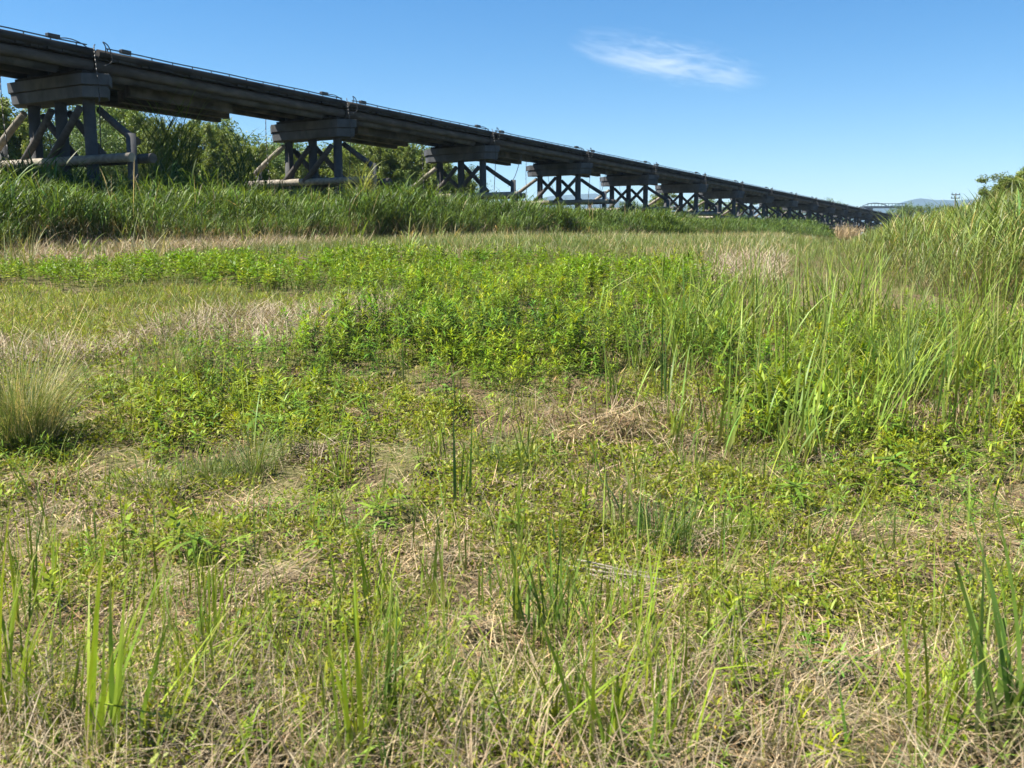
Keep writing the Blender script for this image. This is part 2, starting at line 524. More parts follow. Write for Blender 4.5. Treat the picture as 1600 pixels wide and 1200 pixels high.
def build_straw():
    B = Veg()
    for (y0, y1, d, wsc) in ((1.7, 4.5, 1250, 1), (4.5, 7.5, 800, 1.3), (7.5, 11, 260, 1.9)):
        pos, px, py = scatter(d, y0, y1)
        g = green_mask(pos, px, py)
        keep = rng.random(len(pos)) < (1 - .75 * g) * (.3 + 1.0 * np.clip((fbm(pos[:, 0] * 1.5 + 5, pos[:, 1] * 1.5) - .40) * 6, 0, 1))
        pos = pos[keep]; N = len(pos)
        dead_strands(B, pos, rng.uniform(.06, .26, N) * (.8 + .2 * wsc), rng.uniform(.0022, .0045, N) * wsc, -.05, .5, straw_cols(N), .05)
    pos, px, py = scatter(850, 6.0, 9.5)
    dn = np.maximum(np.maximum(1.3 * blob(px, py, 1240, 715, 190, 34), .8 * blob(px, py, 980, 670, 110, 38)), np.maximum(.6 * blob(px, py, 1460, 650, 130, 40), .6 * blob(px, py, 1120, 560, 60, 60)))
    m = rng.random(len(pos)) < dn; pos = pos[m]; N = len(pos)
    c = np.array([(.17, .10, .055), (.25, .17, .10), (.09, .055, .03), (.36, .28, .18)])[rng.integers(0, 4, N)] * rng.uniform(.6, 1.1, N)[:, None]
    blades(B, pos, rng.uniform(.08, .32, N), rng.uniform(.004, .008, N), rng.uniform(0, 6.283, N), rng.uniform(0, .6, N), rng.uniform(0, 1.2, N), c, segs=3, twist=.7)
    # short broken bits
    for (y0, y1, d) in ((1.7, 5.0, 1500), (5.0, 8.0, 600)):
        pos, px, py = scatter(d, y0, y1); N = len(pos)
        dead_strands(B, pos, rng.uniform(.02, .07, N), rng.uniform(.003, .006, N), -.1, .7, straw_cols(N), .03, 1)
    # tangled heaps
    heaps = [(700, 890, .30, .16), (640, 870, .25, .12), (380, 800, .3, .05), (120, 800, .4, .05), (1480, 850, .35, .07), (1290, 1010, .22, .1), (1230, 700, .3, .12),
             (960, 685, .45, .3), (1030, 660, .35, .25), (910, 700, .3, .2), (570, 655, .3, .1), (1300, 720, .4, .12), (1440, 660, .35, .15), (880, 660, .25, .1), (840, 770, .3, .1),
             (1560, 860, .4, .06), (1110, 850, .25, .1), (500, 715, .3, .12), (220, 770, .3, .1), (60, 760, .3, .1), (1080, 700, .25, .14),
             (440, 920, .3, .1), (280, 930, .25, .07), (980, 930, .25, .06), (1420, 900, .3, .06), (860, 1010, .2, .08), (760, 1000, .2, .08), (1350, 1060, .25, .1)]
    for (x, y, r, hh) in heaps:
        c = ground_at(x, y); N = int(3400 * r * r + 120); hh *= .6; r *= rng.uniform(.9, 1.3)
        a = rng.uniform(0, 6.283, N); q = r * np.abs(rng.normal(0, .6, N))
        q = q * (.5 + fbm(np.cos(a) * 1.5 + x, np.sin(a) * 1.5 + y)); X = c[0] + q * np.cos(a) * 1.5; Y = c[1] + q * np.sin(a)
        pos = np.stack([X, Y, gz(X, Y) + hh * np.exp(-(q / r) ** 2) * rng.random(N)], 1)
        dead_strands(B, pos, rng.uniform(.08, .26, N), rng.uniform(.002, .0045, N) * (1 + c[1] / 12), -.3, .45, straw_cols(N, rng.uniform(0, .6)), .02, 4)
    tag(B.build('dead_straw', M_STRAW), 'tangled tan and grey dead straw lying over the near ground', 'straw', kind='stuff')


def build_bands():
    B = Veg()
    # grey drying grass sweeping through the left middle
    pos, px, py = scatter(1500, 7.2, 13)
    x, y = warp(pos, px, py)
    keep = poly(x, y, GREY_STRAW); pos = pos[keep]; N = len(pos)
    dead_strands(B, pos, rng.uniform(.12, .34, N), rng.uniform(.004, .007, N), .0, 1.0, straw_cols(N, .75) * 1.15, .08, 3)
    # dry band before the reeds, and the pale patch at the right
    pos, px, py = scatter(650, 12.5, 21)
    x, y = warp(pos, px, py)
    nz = fbm(pos[:, 0] * .7, pos[:, 1] * .7)
    front = (pos[:, 0] + 8.1) * W[0] + (pos[:, 1] - 18.2) * W[1]
    k1 = (y < 420) & (y > 380) & (x < 830) & (front < 2.9) & (nz > .36)
    k2 = poly(x, y, [(1105, 470), (1110, 415), (1170, 405), (1235, 412), (1225, 455), (1180, 470)])
    keep = k1 | k2; pos = pos[keep]; N = len(pos)
    gr = np.where(k2[keep], .5, .3)[:, None]
    c = straw_cols(N) * (1 - gr) + np.array([.40, .35, .29]) * gr
    dead_strands(B, pos, rng.uniform(.15, .4, N), rng.uniform(.006, .011, N), .05, 1.1, c, .05, 3)
    # yellow grass at the left: straw share
    pos, px, py = scatter(330, 9, 14)
    x, y = warp(pos, px, py)
    keep = poly(x, y, YELLOW); pos = pos[keep]; N = len(pos)
    dead_strands(B, pos, rng.uniform(.08, .22, N), rng.uniform(.004, .007, N), .1, 1.2, straw_cols(N) * np.array([1.05, 1.05, .9]), .03, 2)
    tag(B.build('dry_grass', M_STRAW), 'pale dry grass in streaks across the middle of the field', 'dry grass', kind='stuff')


def build_thicket():
    B = Veg()
    pos, px, py = scatter(2200, 1.55, 3.1)
    lip = 1 - np.clip((pos[:, 1] - 2.55 - .5 * (vnoise(pos[:, 0] * 1.7, pos[:, 0] * 0 + 3) - .5)) / .35, 0, 1)
    right = np.clip((pos[:, 0] - .3) / .6, 0, 1)
    keep = rng.random(len(pos)) < lip * (1 - .35 * right); pos = pos[keep]; N = len(pos)
    dead_strands(B, pos, rng.uniform(.08, .28, N), rng.uniform(.0016, .0034, N), -.2, 1.35, straw_cols(N, .45) * .95, .14, 4)
    tag(B.build('dead_grass_thicket', M_STRAW), 'grey brown matted dead stems along the nearest edge of the field', 'dead grass', kind='stuff')


# ------------------------------------------------------------------ living ground cover
def build_cover():
    B = Veg()
    for (y0, y1, d, sc) in ((1.7, 4.6, 6500, 1.2), (4.6, 7.6, 4200, 1.5), (7.6, 10.5, 1100, 1.8)):
        pos, px, py = scatter(d, y0, y1)
        n1 = fbm(pos[:, 0] * 1.6 + 11, pos[:, 1] * 1.6 + 3); n2 = vnoise(pos[:, 0] * 6, pos[:, 1] * 6)
        dens = np.clip((n1 - .40) * 7, 0, 1) * (.3 + .7 * n2) + .07
        bare = np.zeros(len(pos))
        for (cx, cy, rx, ry) in ((380, 795, 110, 26), (110, 800, 150, 30), (440, 860, 90, 30), (1500, 830, 160, 45), (1420, 900, 130, 30), (650, 900, 130, 50), (300, 1000, 200, 60),
                                 (960, 670, 100, 40), (560, 660, 60, 20), (960, 915, 70, 22), (1160, 900, 60, 22), (760, 980, 120, 40)):
            bare = np.maximum(bare, blob(px, py, cx, cy, rx, ry))
        lush = np.maximum(blob(px, py, 960, 870, 160, 45), np.maximum(blob(px, py, 1260, 940, 180, 60), blob(px, py, 1050, 980, 120, 60)))
        dens = np.clip(dens * (1 - .85 * bare) + .6 * lush, 0, 1)
        keep = rng.random(len(pos)) < dens; pos = pos[keep]; N = len(pos)
        hum = .17 * np.clip((n1[keep] - .40) * 4, 0, 1) * fbm(pos[:, 0] * 4, pos[:, 1] * 4 + 8)
        pos[:, 2] += rng.uniform(0, 1, N) * (.02 + hum)
        base = np.where(rng.random(N)[:, None] < .6, np.array([[.25, .28, .025]]), np.array([[.175, .24, .015]]))
        c = base * tints(N, .5, 1.15, .07)
        leaves(B, pos, rng.uniform(.012, .034, N) * sc, rng.uniform(.006, .012, N) * sc, rng.uniform(0, 6.283, N), rng.uniform(-.1, 1.25, N), c)
    tag(B.build('ground_cover', M_LEAF), 'low yellow green small leaved plants creeping through the straw', 'ground cover', kind='stuff')


def build_short_grass():
    B = Veg()
    for (y0, y1, d, ws) in ((1.7, 4.6, 420, 1), (4.6, 8, 330, 1.3)):
        pos, px, py = scatter(d, y0, y1)
        keep = rng.random(len(pos)) < np.clip((fbm(pos[:, 0] * 1.1 + 70, pos[:, 1] * 1.1) - .38) * 4, .12, 1); pos = pos[keep]; N = len(pos)
        c = np.array([.14, .19, .045]) * tints(N, .7, 1.35, .2)
        blades(B, pos, rng.uniform(.06, .22, N), rng.uniform(.0022, .0045, N) * ws, rng.uniform(0, 6.283, N), rng.uniform(0, .5, N), rng.uniform(.1, 1.2, N), c, segs=3, tipcol=(.36, .31, .16))
    # yellowish short grass at the left middle
    pos, px, py = scatter(1500, 9, 14.5)
    x, y = warp(pos, px, py)
    keep = poly(x, y, YELLOW); pos = pos[keep]; N = len(pos)
    c = np.array([.235, .295, .03]) * tints(N, .75, 1.25, .15)
    blades(B, pos, rng.uniform(.06, .16, N), rng.uniform(.006, .01, N), rng.uniform(0, 6.283, N), rng.uniform(.2, .9, N), rng.uniform(.3, 1.2, N), c, segs=2)
    # everything between and behind, towards the reeds
    pos, px, py = scatter(230, 8, 22)
    keep = rng.random(len(pos)) < .25 + .75 * (fbm(pos[:, 0] * .8, pos[:, 1] * .8 + 44) > .45); pos = pos[keep]; N = len(pos)
    c = np.array([.15, .20, .05]) * tints(N, .75, 1.25, .18)
    blades(B, pos, rng.uniform(.1, .3, N), rng.uniform(.005, .009, N), rng.uniform(0, 6.283, N), rng.uniform(0, .4, N), rng.uniform(.1, 1, N), c, segs=3, tipcol=(.4, .35, .2))
    tag(B.build('short_grass', M_LEAF), 'fine short green and yellowing grass through the whole field', 'grass', kind='stuff')


def build_weeds():
    B = Veg()
    pos, px, py = scatter(135, 2.2, 12)
    g = green_mask(pos, px, py) * (.6 + .8 * fbm(pos[:, 0] * 2, pos[:, 1] * 2))
    keep = rng.random(len(pos)) < g; pos = pos[keep]; N = len(pos)
    gg = g[keep]
    hh = (.34 + .58 * np.clip(gg, 0, 1)) * rng.uniform(.5, 1.35, N) * np.interp(pos[:, 1], [2, 4, 6, 9, 12], [.42, .52, .72, 1.0, .9]) * (.7 + .6 * fbm(pos[:, 0] * 1.2, pos[:, 1] * 1.2 + 20))
    k = pos[:, 1] < 7.2; nk = k.sum()
    place(B, WEEDS_NEAR, pos[k], rng.uniform(0, 6.283, nk), hh[k] * .8, tints(nk, .8, 1.3, .16))
    k = ~k; nk = k.sum()
    pt = np.clip((fbm(pos[k, 0] * 1.1 + 8, pos[k, 1] * 1.1 + 2) - .36) * 3.5, 0, 1)[:, None]
    place(B, WEEDS, pos[k], rng.uniform(0, 6.283, nk), hh[k] * .95, tints(nk, .6, 1.25, .16) * (np.array([[.8, .9, 1.25]]) * (1 - pt) + np.array([[1.15, 1.08, .9]]) * pt))
    pos, px, py = scatter(115, 12, 24)
    g = green_mask(pos, px, py) * (.4 + .9 * fbm(pos[:, 0] * 1.3, pos[:, 1] * 1.3))
    keep = rng.random(len(pos)) < g; pos = pos[keep]; N = len(pos)
    hh = rng.uniform(.4, .8, N) * (.5 + .9 * fbm(pos[:, 0] * .8, pos[:, 1] * .8 + 20))
    place(B, WEEDS_FAR, pos, rng.uniform(0, 6.283, N), hh, tints(N, .65, 1.2, .14))
    tag(B.build('goldenrod_patch', M_LEAF), 'dense bright green leafy weeds filling the middle of the field', 'weeds', kind='stuff')


# ------------------------------------------------------------------ reeds
def build_left_reeds():
    B = Veg()
    O = np.array([-8.1, 18.2])
    def bed(s0, s1, q0, q1, dens, hlo, hhi, protos, yel, lo, hi, wide=1.0):
        N = int((s1 - s0) * (q1 - q0) * dens)
        s = rng.uniform(s0, s1, N); q = q0 + (q1 - q0) * rng.random(N) ** 1.3
        q = q + 1.3 * (fbm(s * .35, s * 0 + 2) - .5) * 2 + .9 * (vnoise(s * 1.6, s * 0 + 8) - .5)
        X = O[0] + s * D[0] - q * W[0]; Y = O[1] + s * D[1] - q * W[1]
        hn = fbm(X * .35, Y * .35 + 50)
        h = rng.uniform(hlo, hhi, N) * (.5 + 1.0 * hn) * np.clip(.55 + (q - q0) * .5, .55, 1)
        pos = np.stack([X, Y, gz(X, Y)], 1)
        t = tints(N, lo, hi, yel)
        k = pos[:, 1] > 26; h[k] = np.minimum(h[k], (reach(pos, LTOP) * rng.uniform(.7, 1.15, N) * (.72 + .6 * hn) / 1.4)[k])
        place(B, protos, pos, rng.uniform(0, 6.283, N), h, t, .16, None)
    bed(-10, 14, 0, 3.2, 66, .85, 1.1, REEDS, .18, .42, 1.35)
    bed(-10, 14, 3.2, 9, 22, 1.0, 1.25, REEDS, .15, .6, 1.1)
    bed(14, 36, 0, 4, 40, .85, 1.12, REEDS, .18, .42, 1.35)
    bed(14, 36, 4, 10, 10, .9, 1.2, REEDS, .2, .8, 1.2)
    bed(36, 75, -1, 6, 24, .95, 1.2, REEDS, .18, .45, 1.25)
    bed(75, 140, -1, 8, 9, 1.0, 1.35, REEDS, .2, .5, 1.1)
    for r in range(75):
        s0 = rng.uniform(-10, 42); q0 = rng.uniform(-1.5, .5); n = int(rng.integers(10, 26)); f = rng.uniform(.45, 1)
        X = O[0] + s0 * D[0] - q0 * W[0] + rng.normal(0, .12, n); Y = O[1] + s0 * D[1] - q0 * W[1] + rng.normal(0, .12, n)
        blades(B, np.stack([X, Y, gz(X, Y)], 1), f * rng.uniform(.3, .9, n), rng.uniform(.016, .03, n), rng.uniform(0, 6.283, n), rng.uniform(.1, .7, n), rng.uniform(.1, 1.2, n),
               (np.array([.17, .24, .04]) if r % 3 else np.array([.36, .32, .16])) * tints(n, .6, 1.15, .12), segs=5, twist=.5, kink=.15)
    N = 420
    s = rng.uniform(-10, 40, N); q = rng.uniform(.3, 7, N); X = O[0] + s * D[0] - q * W[0]; Y = O[1] + s * D[1] - q * W[1]
    blades(B, np.stack([X, Y, gz(X, Y)], 1), rng.uniform(1.2, 2.1, N), rng.uniform(.014, .024, N), rng.uniform(0, 6.283, N), rng.uniform(0, .15, N), rng.uniform(0, .9, N) ** 2 * 2, straw_cols(N, .1) * 1.1, segs=6, twist=.6, taper=6)
    # leggy dry stems along the front foot
    N = 1500
    s = rng.uniform(-10, 45, N); q = rng.uniform(-.4, 1.0, N) + 1.2 * (fbm(s * .35, s * 0 + 2) - .5) * 2
    X = O[0] + s * D[0] - q * W[0]; Y = O[1] + s * D[1] - q * W[1]
    blades(B, np.stack([X, Y, gz(X, Y)], 1), rng.uniform(.3, .9, N), rng.uniform(.008, .014, N), rng.uniform(0, 6.283, N), rng.uniform(0, .5, N), rng.uniform(0, .9, N), straw_cols(N, .2), segs=3)
    tag(B.build('reed_bed', M_REED), 'tall dense green reeds along the foot of the trestle bridge', 'reeds', kind='stuff')


RTOP = ([1200, 1290, 1330, 1420, 1440, 1500, 1600, 1800], [386, 384, 371, 349, 344, 335, 316, 298])
LTOP = ([-400, 300, 500, 650, 700, 800, 900, 1000, 1050, 1100, 1200, 1260, 1310, 1345, 1420], [292, 283, 280, 288, 299, 312, 317, 328, 336, 349, 346, 350, 372, 385, 370])


def reach(pos, line):
    """how tall a plant has to be at its place for its top to meet the outline the reeds have against the sky"""
    px, _ = project(pos[:, 0], pos[:, 1], pos[:, 2] + .8)
    top = np.interp(px, *line)
    return np.maximum(EYE + pos[:, 1] * np.tan(np.arctan((600 - top) / F) - PITCH) - pos[:, 2], .05)


def build_right_reeds():
    B = Veg()
    pos, px, py = scatter(115, 10.6, 26, margin=1.5)
    X, Y = pos[:, 0], pos[:, 1]
    edge = np.interp(Y, [10.6, 11.3, 12.2, 13.5, 15, 18, 22, 26, 32], [7.0, 5.5, 4.9, 4.6, 4.7, 5.4, 6.4, 7.6, 9.2]) + .9 * (fbm(Y * .6, Y * 0) - .5) * 2
    keep = (X > edge) & (reach(pos, RTOP) > .3); pos = pos[keep]; dd = (X - edge)[keep]; N = len(pos)
    h = np.minimum(reach(pos, RTOP), 1.8) * rng.uniform(.7, 1.15, N) * (.5 + .95 * fbm(pos[:, 0] * 1.7 + 4, pos[:, 1] * 1.7)) * np.clip(.5 + dd * .35, .5, 1) / 1.52
    t = tints(N, .5, 1.3, .16)
    place(B, REEDS_STIFF, pos, rng.uniform(0, 6.283, N), h, t, .12)
    # farther part of the bank
    for (y0, y1, d) in ((26, 45, 24), (45, 90, 7), (90, 160, 3)):
        pos, px, py = scatter(d, y0, y1, margin=2)
        X, Y = pos[:, 0], pos[:, 1]
        edge = np.interp(Y, [26, 32, 45, 90, 160], [7.6, 9.6, 14.2, 31, 60])
        k = (X > edge) & (reach(pos, RTOP) > .35); pos = pos[k]; N = len(pos)
        place(B, REEDS_STIFF, pos, rng.uniform(0, 6.283, N), np.minimum(reach(pos, RTOP), 2.4) * rng.uniform(.6, 1.1, N) / 1.4, tints(N, .7, 1.2, .16), .15)
    # straight tawny blades mixed in at the top
    pos, px, py = scatter(11, 12.2, 26); k = pos[:, 0] > np.interp(pos[:, 1], [11, 12.3, 13.5, 15, 18, 22], [7.6, 5.9, 5.4, 5.4, 6, 6.8]); pos = pos[k]; N = len(pos)
    blades(B, pos, np.minimum(reach(pos, RTOP), 1.75) * rng.uniform(.7, 1.05, N), rng.uniform(.012, .02, N), rng.uniform(0, 6.283, N), rng.uniform(0, .15, N), rng.uniform(.2, 1.5, N), np.array([.34, .31, .15]) * tints(N, .8, 1.2, .1), segs=6, twist=.5)
    tag(B.build('reed_bank', M_REED), 'pale sunlit yellow green reeds rising at the right side of the field', 'reeds', kind='stuff')


def build_meadow():
    B = Veg()
    for (y0, y1, d, wd) in ((16, 30, 55, .011), (30, 60, 22, .02), (60, 130, 7, .04)):
        pos, px, py = scatter(d, y0, y1, margin=3)
        X, Y = pos[:, 0], pos[:, 1]
        left = (X + 8.1) * W[0] + (Y - 18.2) * W[1]       # distance in front of the reed bed
        edge = np.interp(Y, [16, 18, 22, 26, 32, 45, 90, 160], [5.0, 5.4, 6.4, 7.6, 9.6, 14.2, 31, 60])
        k = (left > .3) & (X < edge) & ((left > 3) | (Y > 26)); pos = pos[k]; N = len(pos)
        nb = fbm(pos[:, 0] * .25, pos[:, 1] * .25)[:, None]
        c = np.where(rng.random(N)[:, None] < .22 + .5 * (nb > .5), np.array([[.40, .34, .2]]), np.array([[.14, .19, .05]])) * tints(N, .8, 1.25, .15)
        for r in range(3):
            blades(B, pos + rng.normal(0, .05, (N, 3)) * np.array([1, 1, 0]), rng.uniform(.12, .42, N) * np.interp(pos[:, 1], [16, 60, 130], [.8, 1.2, 1.5]) * (.6 + .9 * fbm(pos[:, 0] * .5, pos[:, 1] * .5 + 12)), wd * rng.uniform(.7, 1.3, N), rng.uniform(0, 6.283, N),
                   rng.uniform(0, .5, N), rng.uniform(.1, 1.2, N), c, segs=3)
    tag(B.build('meadow_grass', M_REED), 'mixed green and straw coloured long grass reaching back beside the bridge', 'grass', kind='stuff')


def build_scattered_blades():
    """loose upright coarse blades between the named clumps"""
    B = Veg()
    for (y0, y1, d) in ((1.9, 4.5, 34), (4.5, 8.5, 22)):
        pos, px, py = scatter(d, y0, y1)
        extra = np.where((px > 1000) & (py > 560) & (py < 720), 1.0, .5) * (.4 + 1.2 * (fbm(pos[:, 0], pos[:, 1] + 90) > .5))
        pos = pos[rng.random(len(pos)) < extra]; N = len(pos)
        for r in range(5):
            m = rng.random(N) < .75; k = m.sum()
            c = np.array([.16, .235, .03]) * tints(k, .6, 1.35, .2)
            blades(B, pos[m] + rng.normal(0, .02, (k, 3)) * np.array([1, 1, 0]), rng.uniform(.1, 1, k) ** 1.6 * np.interp(pos[m][:, 1], [2, 5, 8], [.42, .5, .65]), rng.uniform(.004, .011, k), rng.uniform(0, 6.283, k),
                   rng.uniform(0, .4, k), rng.uniform(0, .7, k), c, segs=5, twist=.6, tipcol=(.38, .34, .14), basecol=(.26, .22, .12))
    pos, px, py = scatter(850, 1.9, 4.2)
    dn = np.zeros(len(pos))
    for (cx, cy, rx, ry) in ((60, 1100, 150, 90), (280, 1080, 120, 80), (560, 1130, 130, 110), (640, 1010, 80, 60), (830, 1120, 90, 80), (990, 1130, 140, 90), (880, 980, 90, 50), (1500, 1120, 150, 90), (300, 930, 90, 50), (1120, 1000, 80, 60)):
        dn = np.maximum(dn, blob(px, py, cx, cy, rx, ry))
    m = rng.random(len(pos)) < dn * .8; pos = pos[m]; N = len(pos)
    c = np.array([.19, .265, .03]) * tints(N, .55, 1.35, .22)
    blades(B, pos, rng.uniform(.08, .32, N), rng.uniform(.003, .007, N), rng.uniform(0, 6.283, N), rng.uniform(0, .5, N), rng.uniform(0, 1.3, N), c, segs=5, twist=.7, tipcol=(.42, .38, .16), basecol=(.22, .2, .08), taper=1.6)
    spots = [(40, 1180, 5), (120, 1150, 5), (230, 1180, 4), (300, 1120, 5), (80, 1060, 5), (250, 960, 4), (330, 960, 5), (380, 1050, 4), (480, 1120, 4), (520, 1180, 5), (580, 1080, 6), (640, 1140, 6),
             (620, 1010, 4), (690, 1090, 4), (740, 1180, 4), (840, 1130, 5), (900, 1180, 5), (960, 1120, 5), (1010, 1150, 5), (1060, 1130, 4), (900, 1040, 5), (930, 990, 4), (970, 960, 4), (780, 930, 4), (590, 900, 5),
             (1100, 1050, 3), (1200, 1190, 3), (1310, 1200, 2), (1480, 1160, 4), (1520, 1120, 4), (1590, 1100, 5), (1560, 1010, 3), (1420, 1150, 3), (440, 1000, 3), (20, 880, 4), (60, 940, 4), (150, 800, 3), (480, 840, 3), (700, 800, 4), (660, 720, 4),
             (860, 750, 4), (900, 800, 4), (1000, 760, 5), (1150, 720, 4), (1050, 870, 3), (540, 690, 3), (1520, 700, 4), (1590, 760, 3), (380, 650, 3), (760, 680, 4)]
    for (x, y, m) in spots:
        p = ground_at(x + rng.normal(0, 12), min(y, 1195) + rng.normal(0, 6)); n = int(m * 4)
        f = np.interp(p[1], [2.3, 4, 7, 9], [1, .95, 1.1, 1.2])
        base = p[None] + np.stack([rng.normal(0, .05, n), rng.normal(0, .05, n), np.full(n, -.02)], 1)
        c = np.array([.20, .275, .026]) * tints(n, .5, 1.3, .18) * rng.uniform(.75, 1.1)
        blades(B, base, rng.uniform(.12, .46, n) * f, rng.uniform(.005, .012, n) * f, rng.normal(rng.uniform(-.5, 1.5), 1.4, n), np.abs(rng.normal(.15, .2, n)), np.abs(rng.normal(.1, .6, n)), c, segs=7, twist=.6, tipcol=(.44, .38, .14), basecol=(.3, .26, .11), taper=1.6, kink=.18)
    # taller ones in the right middle
    pos, px, py = scatter(110, 5.5, 13)
    dn = np.maximum(np.maximum(np.maximum(blob(px, py, 1270, 570, 230, 80), blob(px, py, 1250, 660, 175, 60)), .6 * blob(px, py, 1560, 570, 160, 90)), .7 * blob(px, py, 1120, 660, 130, 50)) * (.14 + 1.4 * (fbm(pos[:, 0] * 1.6, pos[:, 1] * 1.6 + 7) > .50)) * (.25 + 1.1 * (vnoise(pos[:, 0] * 5.5, pos[:, 1] * 5.5 + 3) > .5))
    m = (rng.random(len(pos)) < dn) & (pos[:, 0] > .9); pos = pos[m]; N = len(pos)
    for r in range(3):
        c = np.array([.185, .265, .04]) * tints(N, .5, 1.35, .16)
        blades(B, pos + rng.normal(0, .03, (N, 3)) * np.array([1, 1, 0]), rng.uniform(.22, 1.05, N), rng.uniform(.008, .018, N), rng.normal(.3, 2.2, N), rng.uniform(0, .45, N),
               rng.uniform(0, 1.2, N) ** 1.5, c, segs=6, twist=.5, tipcol=(.42, .38, .16), basecol=(.2, .14, .07), kink=.15)
    tag(B.build('coarse_grass', M_LEAF), 'loose upright coarse grass blades standing among the straw', 'grass', kind='stuff')


build_straw(); build_bands(); build_thicket(); build_cover(); build_short_grass(); build_weeds()
build_left_reeds(); build_right_reeds(); build_meadow(); build_scattered_blades()

# ------------------------------------------------------------------ single plants one can point to


def clump_mesh(n, h, w, spread=.03, lean=.3, droop=.4, col=(.20, .28, .025), azb=None, azs=1.5, basecol=(.24, .2, .1), tip=(.4, .36, .12), segs=7):
    B = Veg()
    n = int(n * 1.3); base = np.stack([rng.normal(0, spread, n), rng.normal(0, spread, n), np.full(n, -.02)], 1)
    az = rng.uniform(0, 6.283, n) if azb is None else rng.normal(azb, azs, n)
    c = np.array(col) * tints(n, .75, 1.3, .14)
    blades(B, base, h * rng.uniform(.35, 1.05, n), w * rng.uniform(.5, 1.0, n), az, np.abs(rng.normal(lean * .7, lean * .6, n)), np.abs(rng.normal(droop * .9, droop * .9, n)), c, segs=segs, twist=.45, tipcol=tip, basecol=basecol, taper=1.5, kink=.16)
    return B


def put_clump(px, py, label, name='grass_clump', cat='grass', group=None, **k):
    p = ground_at(px, py)
    f = float(np.interp(p[1], [2.3, 3.5, 6, 9], [1.45, 1.35, 1.2, 1.1])); k = dict(k); k['h'] *= f; k['w'] *= f
    o = clump_mesh(**k).build(name, M_LEAF)
    o.location = p
    tag(o, label, cat, group)
    return o


# the big fine tussock at the left edge
p = ground_at(35, 700)
B = Veg(); n = 1500
a = rng.uniform(0, 6.283, n); r = .2 * np.sqrt(rng.random(n))
base = np.stack([r * np.cos(a), r * np.sin(a), np.full(n, -.02)], 1)
c = np.where(rng.random(n)[:, None] < .34, np.array([[.40, .35, .2]]), np.array([[.15, .195, .06]])) * tints(n, .75, 1.2, .1)
blades(B, base, rng.uniform(.3, .95, n), rng.uniform(.003, .005, n), a + rng.normal(0, .7, n), np.abs(rng.normal(.16, .22, n)), rng.uniform(.2, 1.7, n), c, segs=7, twist=.6)
t = empty('grass_tussock', p); tag(t, 'large fine bladed tussock of pale green and straw grass at the left edge', 'grass tussock')
B.build('foliage', M_LEAF, t)
for k in range(7):
    S = Veg(); az = .35 + rng.normal(0, .5)
    blades(S, np.array([[.05, .0, 0.]]), rng.uniform(.95, 1.45), .006, np.array([az]), rng.uniform(.25, .55), .15, (.38, .34, .16), segs=8, twist=.1, taper=5)
    S.build('seed_stalk', M_STRAW, t)
# smaller tussocks
for (x, y, h, lab, cc) in ((1030, 850, .30, 'round dark green fine leaved tussock right of the middle of the field', (.075, .14, .03)),
                           (235, 775, .26, 'low soft grass tuft beside the bare straw at the left', (.15, .20, .06)),
                           (790, 740, .3, 'thin green tuft left of the brown straw heap', (.13, .19, .05)),
                           (400, 745, .34, 'wispy green tuft in front of the leafy weeds', (.14, .19, .06)),
                           (330, 750, .26, 'small wispy tuft left of a like one in front of the leafy weeds', (.14, .19, .06)),
                           (265, 590, .42, 'faded grass tuft at the near edge of the grey dry streak', (.23, .235, .1)),
                           (1140, 850, .2, 'short bright tuft to the right of the round dark tussock', (.13, .2, .03))):
    p = ground_at(x, y); n = 260; B = Veg()
    a = rng.uniform(0, 6.283, n); r = .17 * rng.random(n) ** .7 * h / .3 * (.6 + .8 * vnoise(np.cos(a) * 1.2 + x, np.sin(a) * 1.2 + y))
    blades(B, np.stack([r * np.cos(a), r * np.sin(a), np.full(n, -.02)], 1), h * rng.uniform(.2, 1.2, n), rng.uniform(.003, .006, n), a + rng.normal(0, .9, n), np.abs(rng.normal(.15, .25, n)), rng.uniform(.2, 1.6, n),
           np.array(cc) * tints(n, .75, 1.25, .12), segs=5, twist=.6)
    o = B.build('grass_tussock', M_LEAF); o.location = p; tag(o, lab, 'grass tussock')

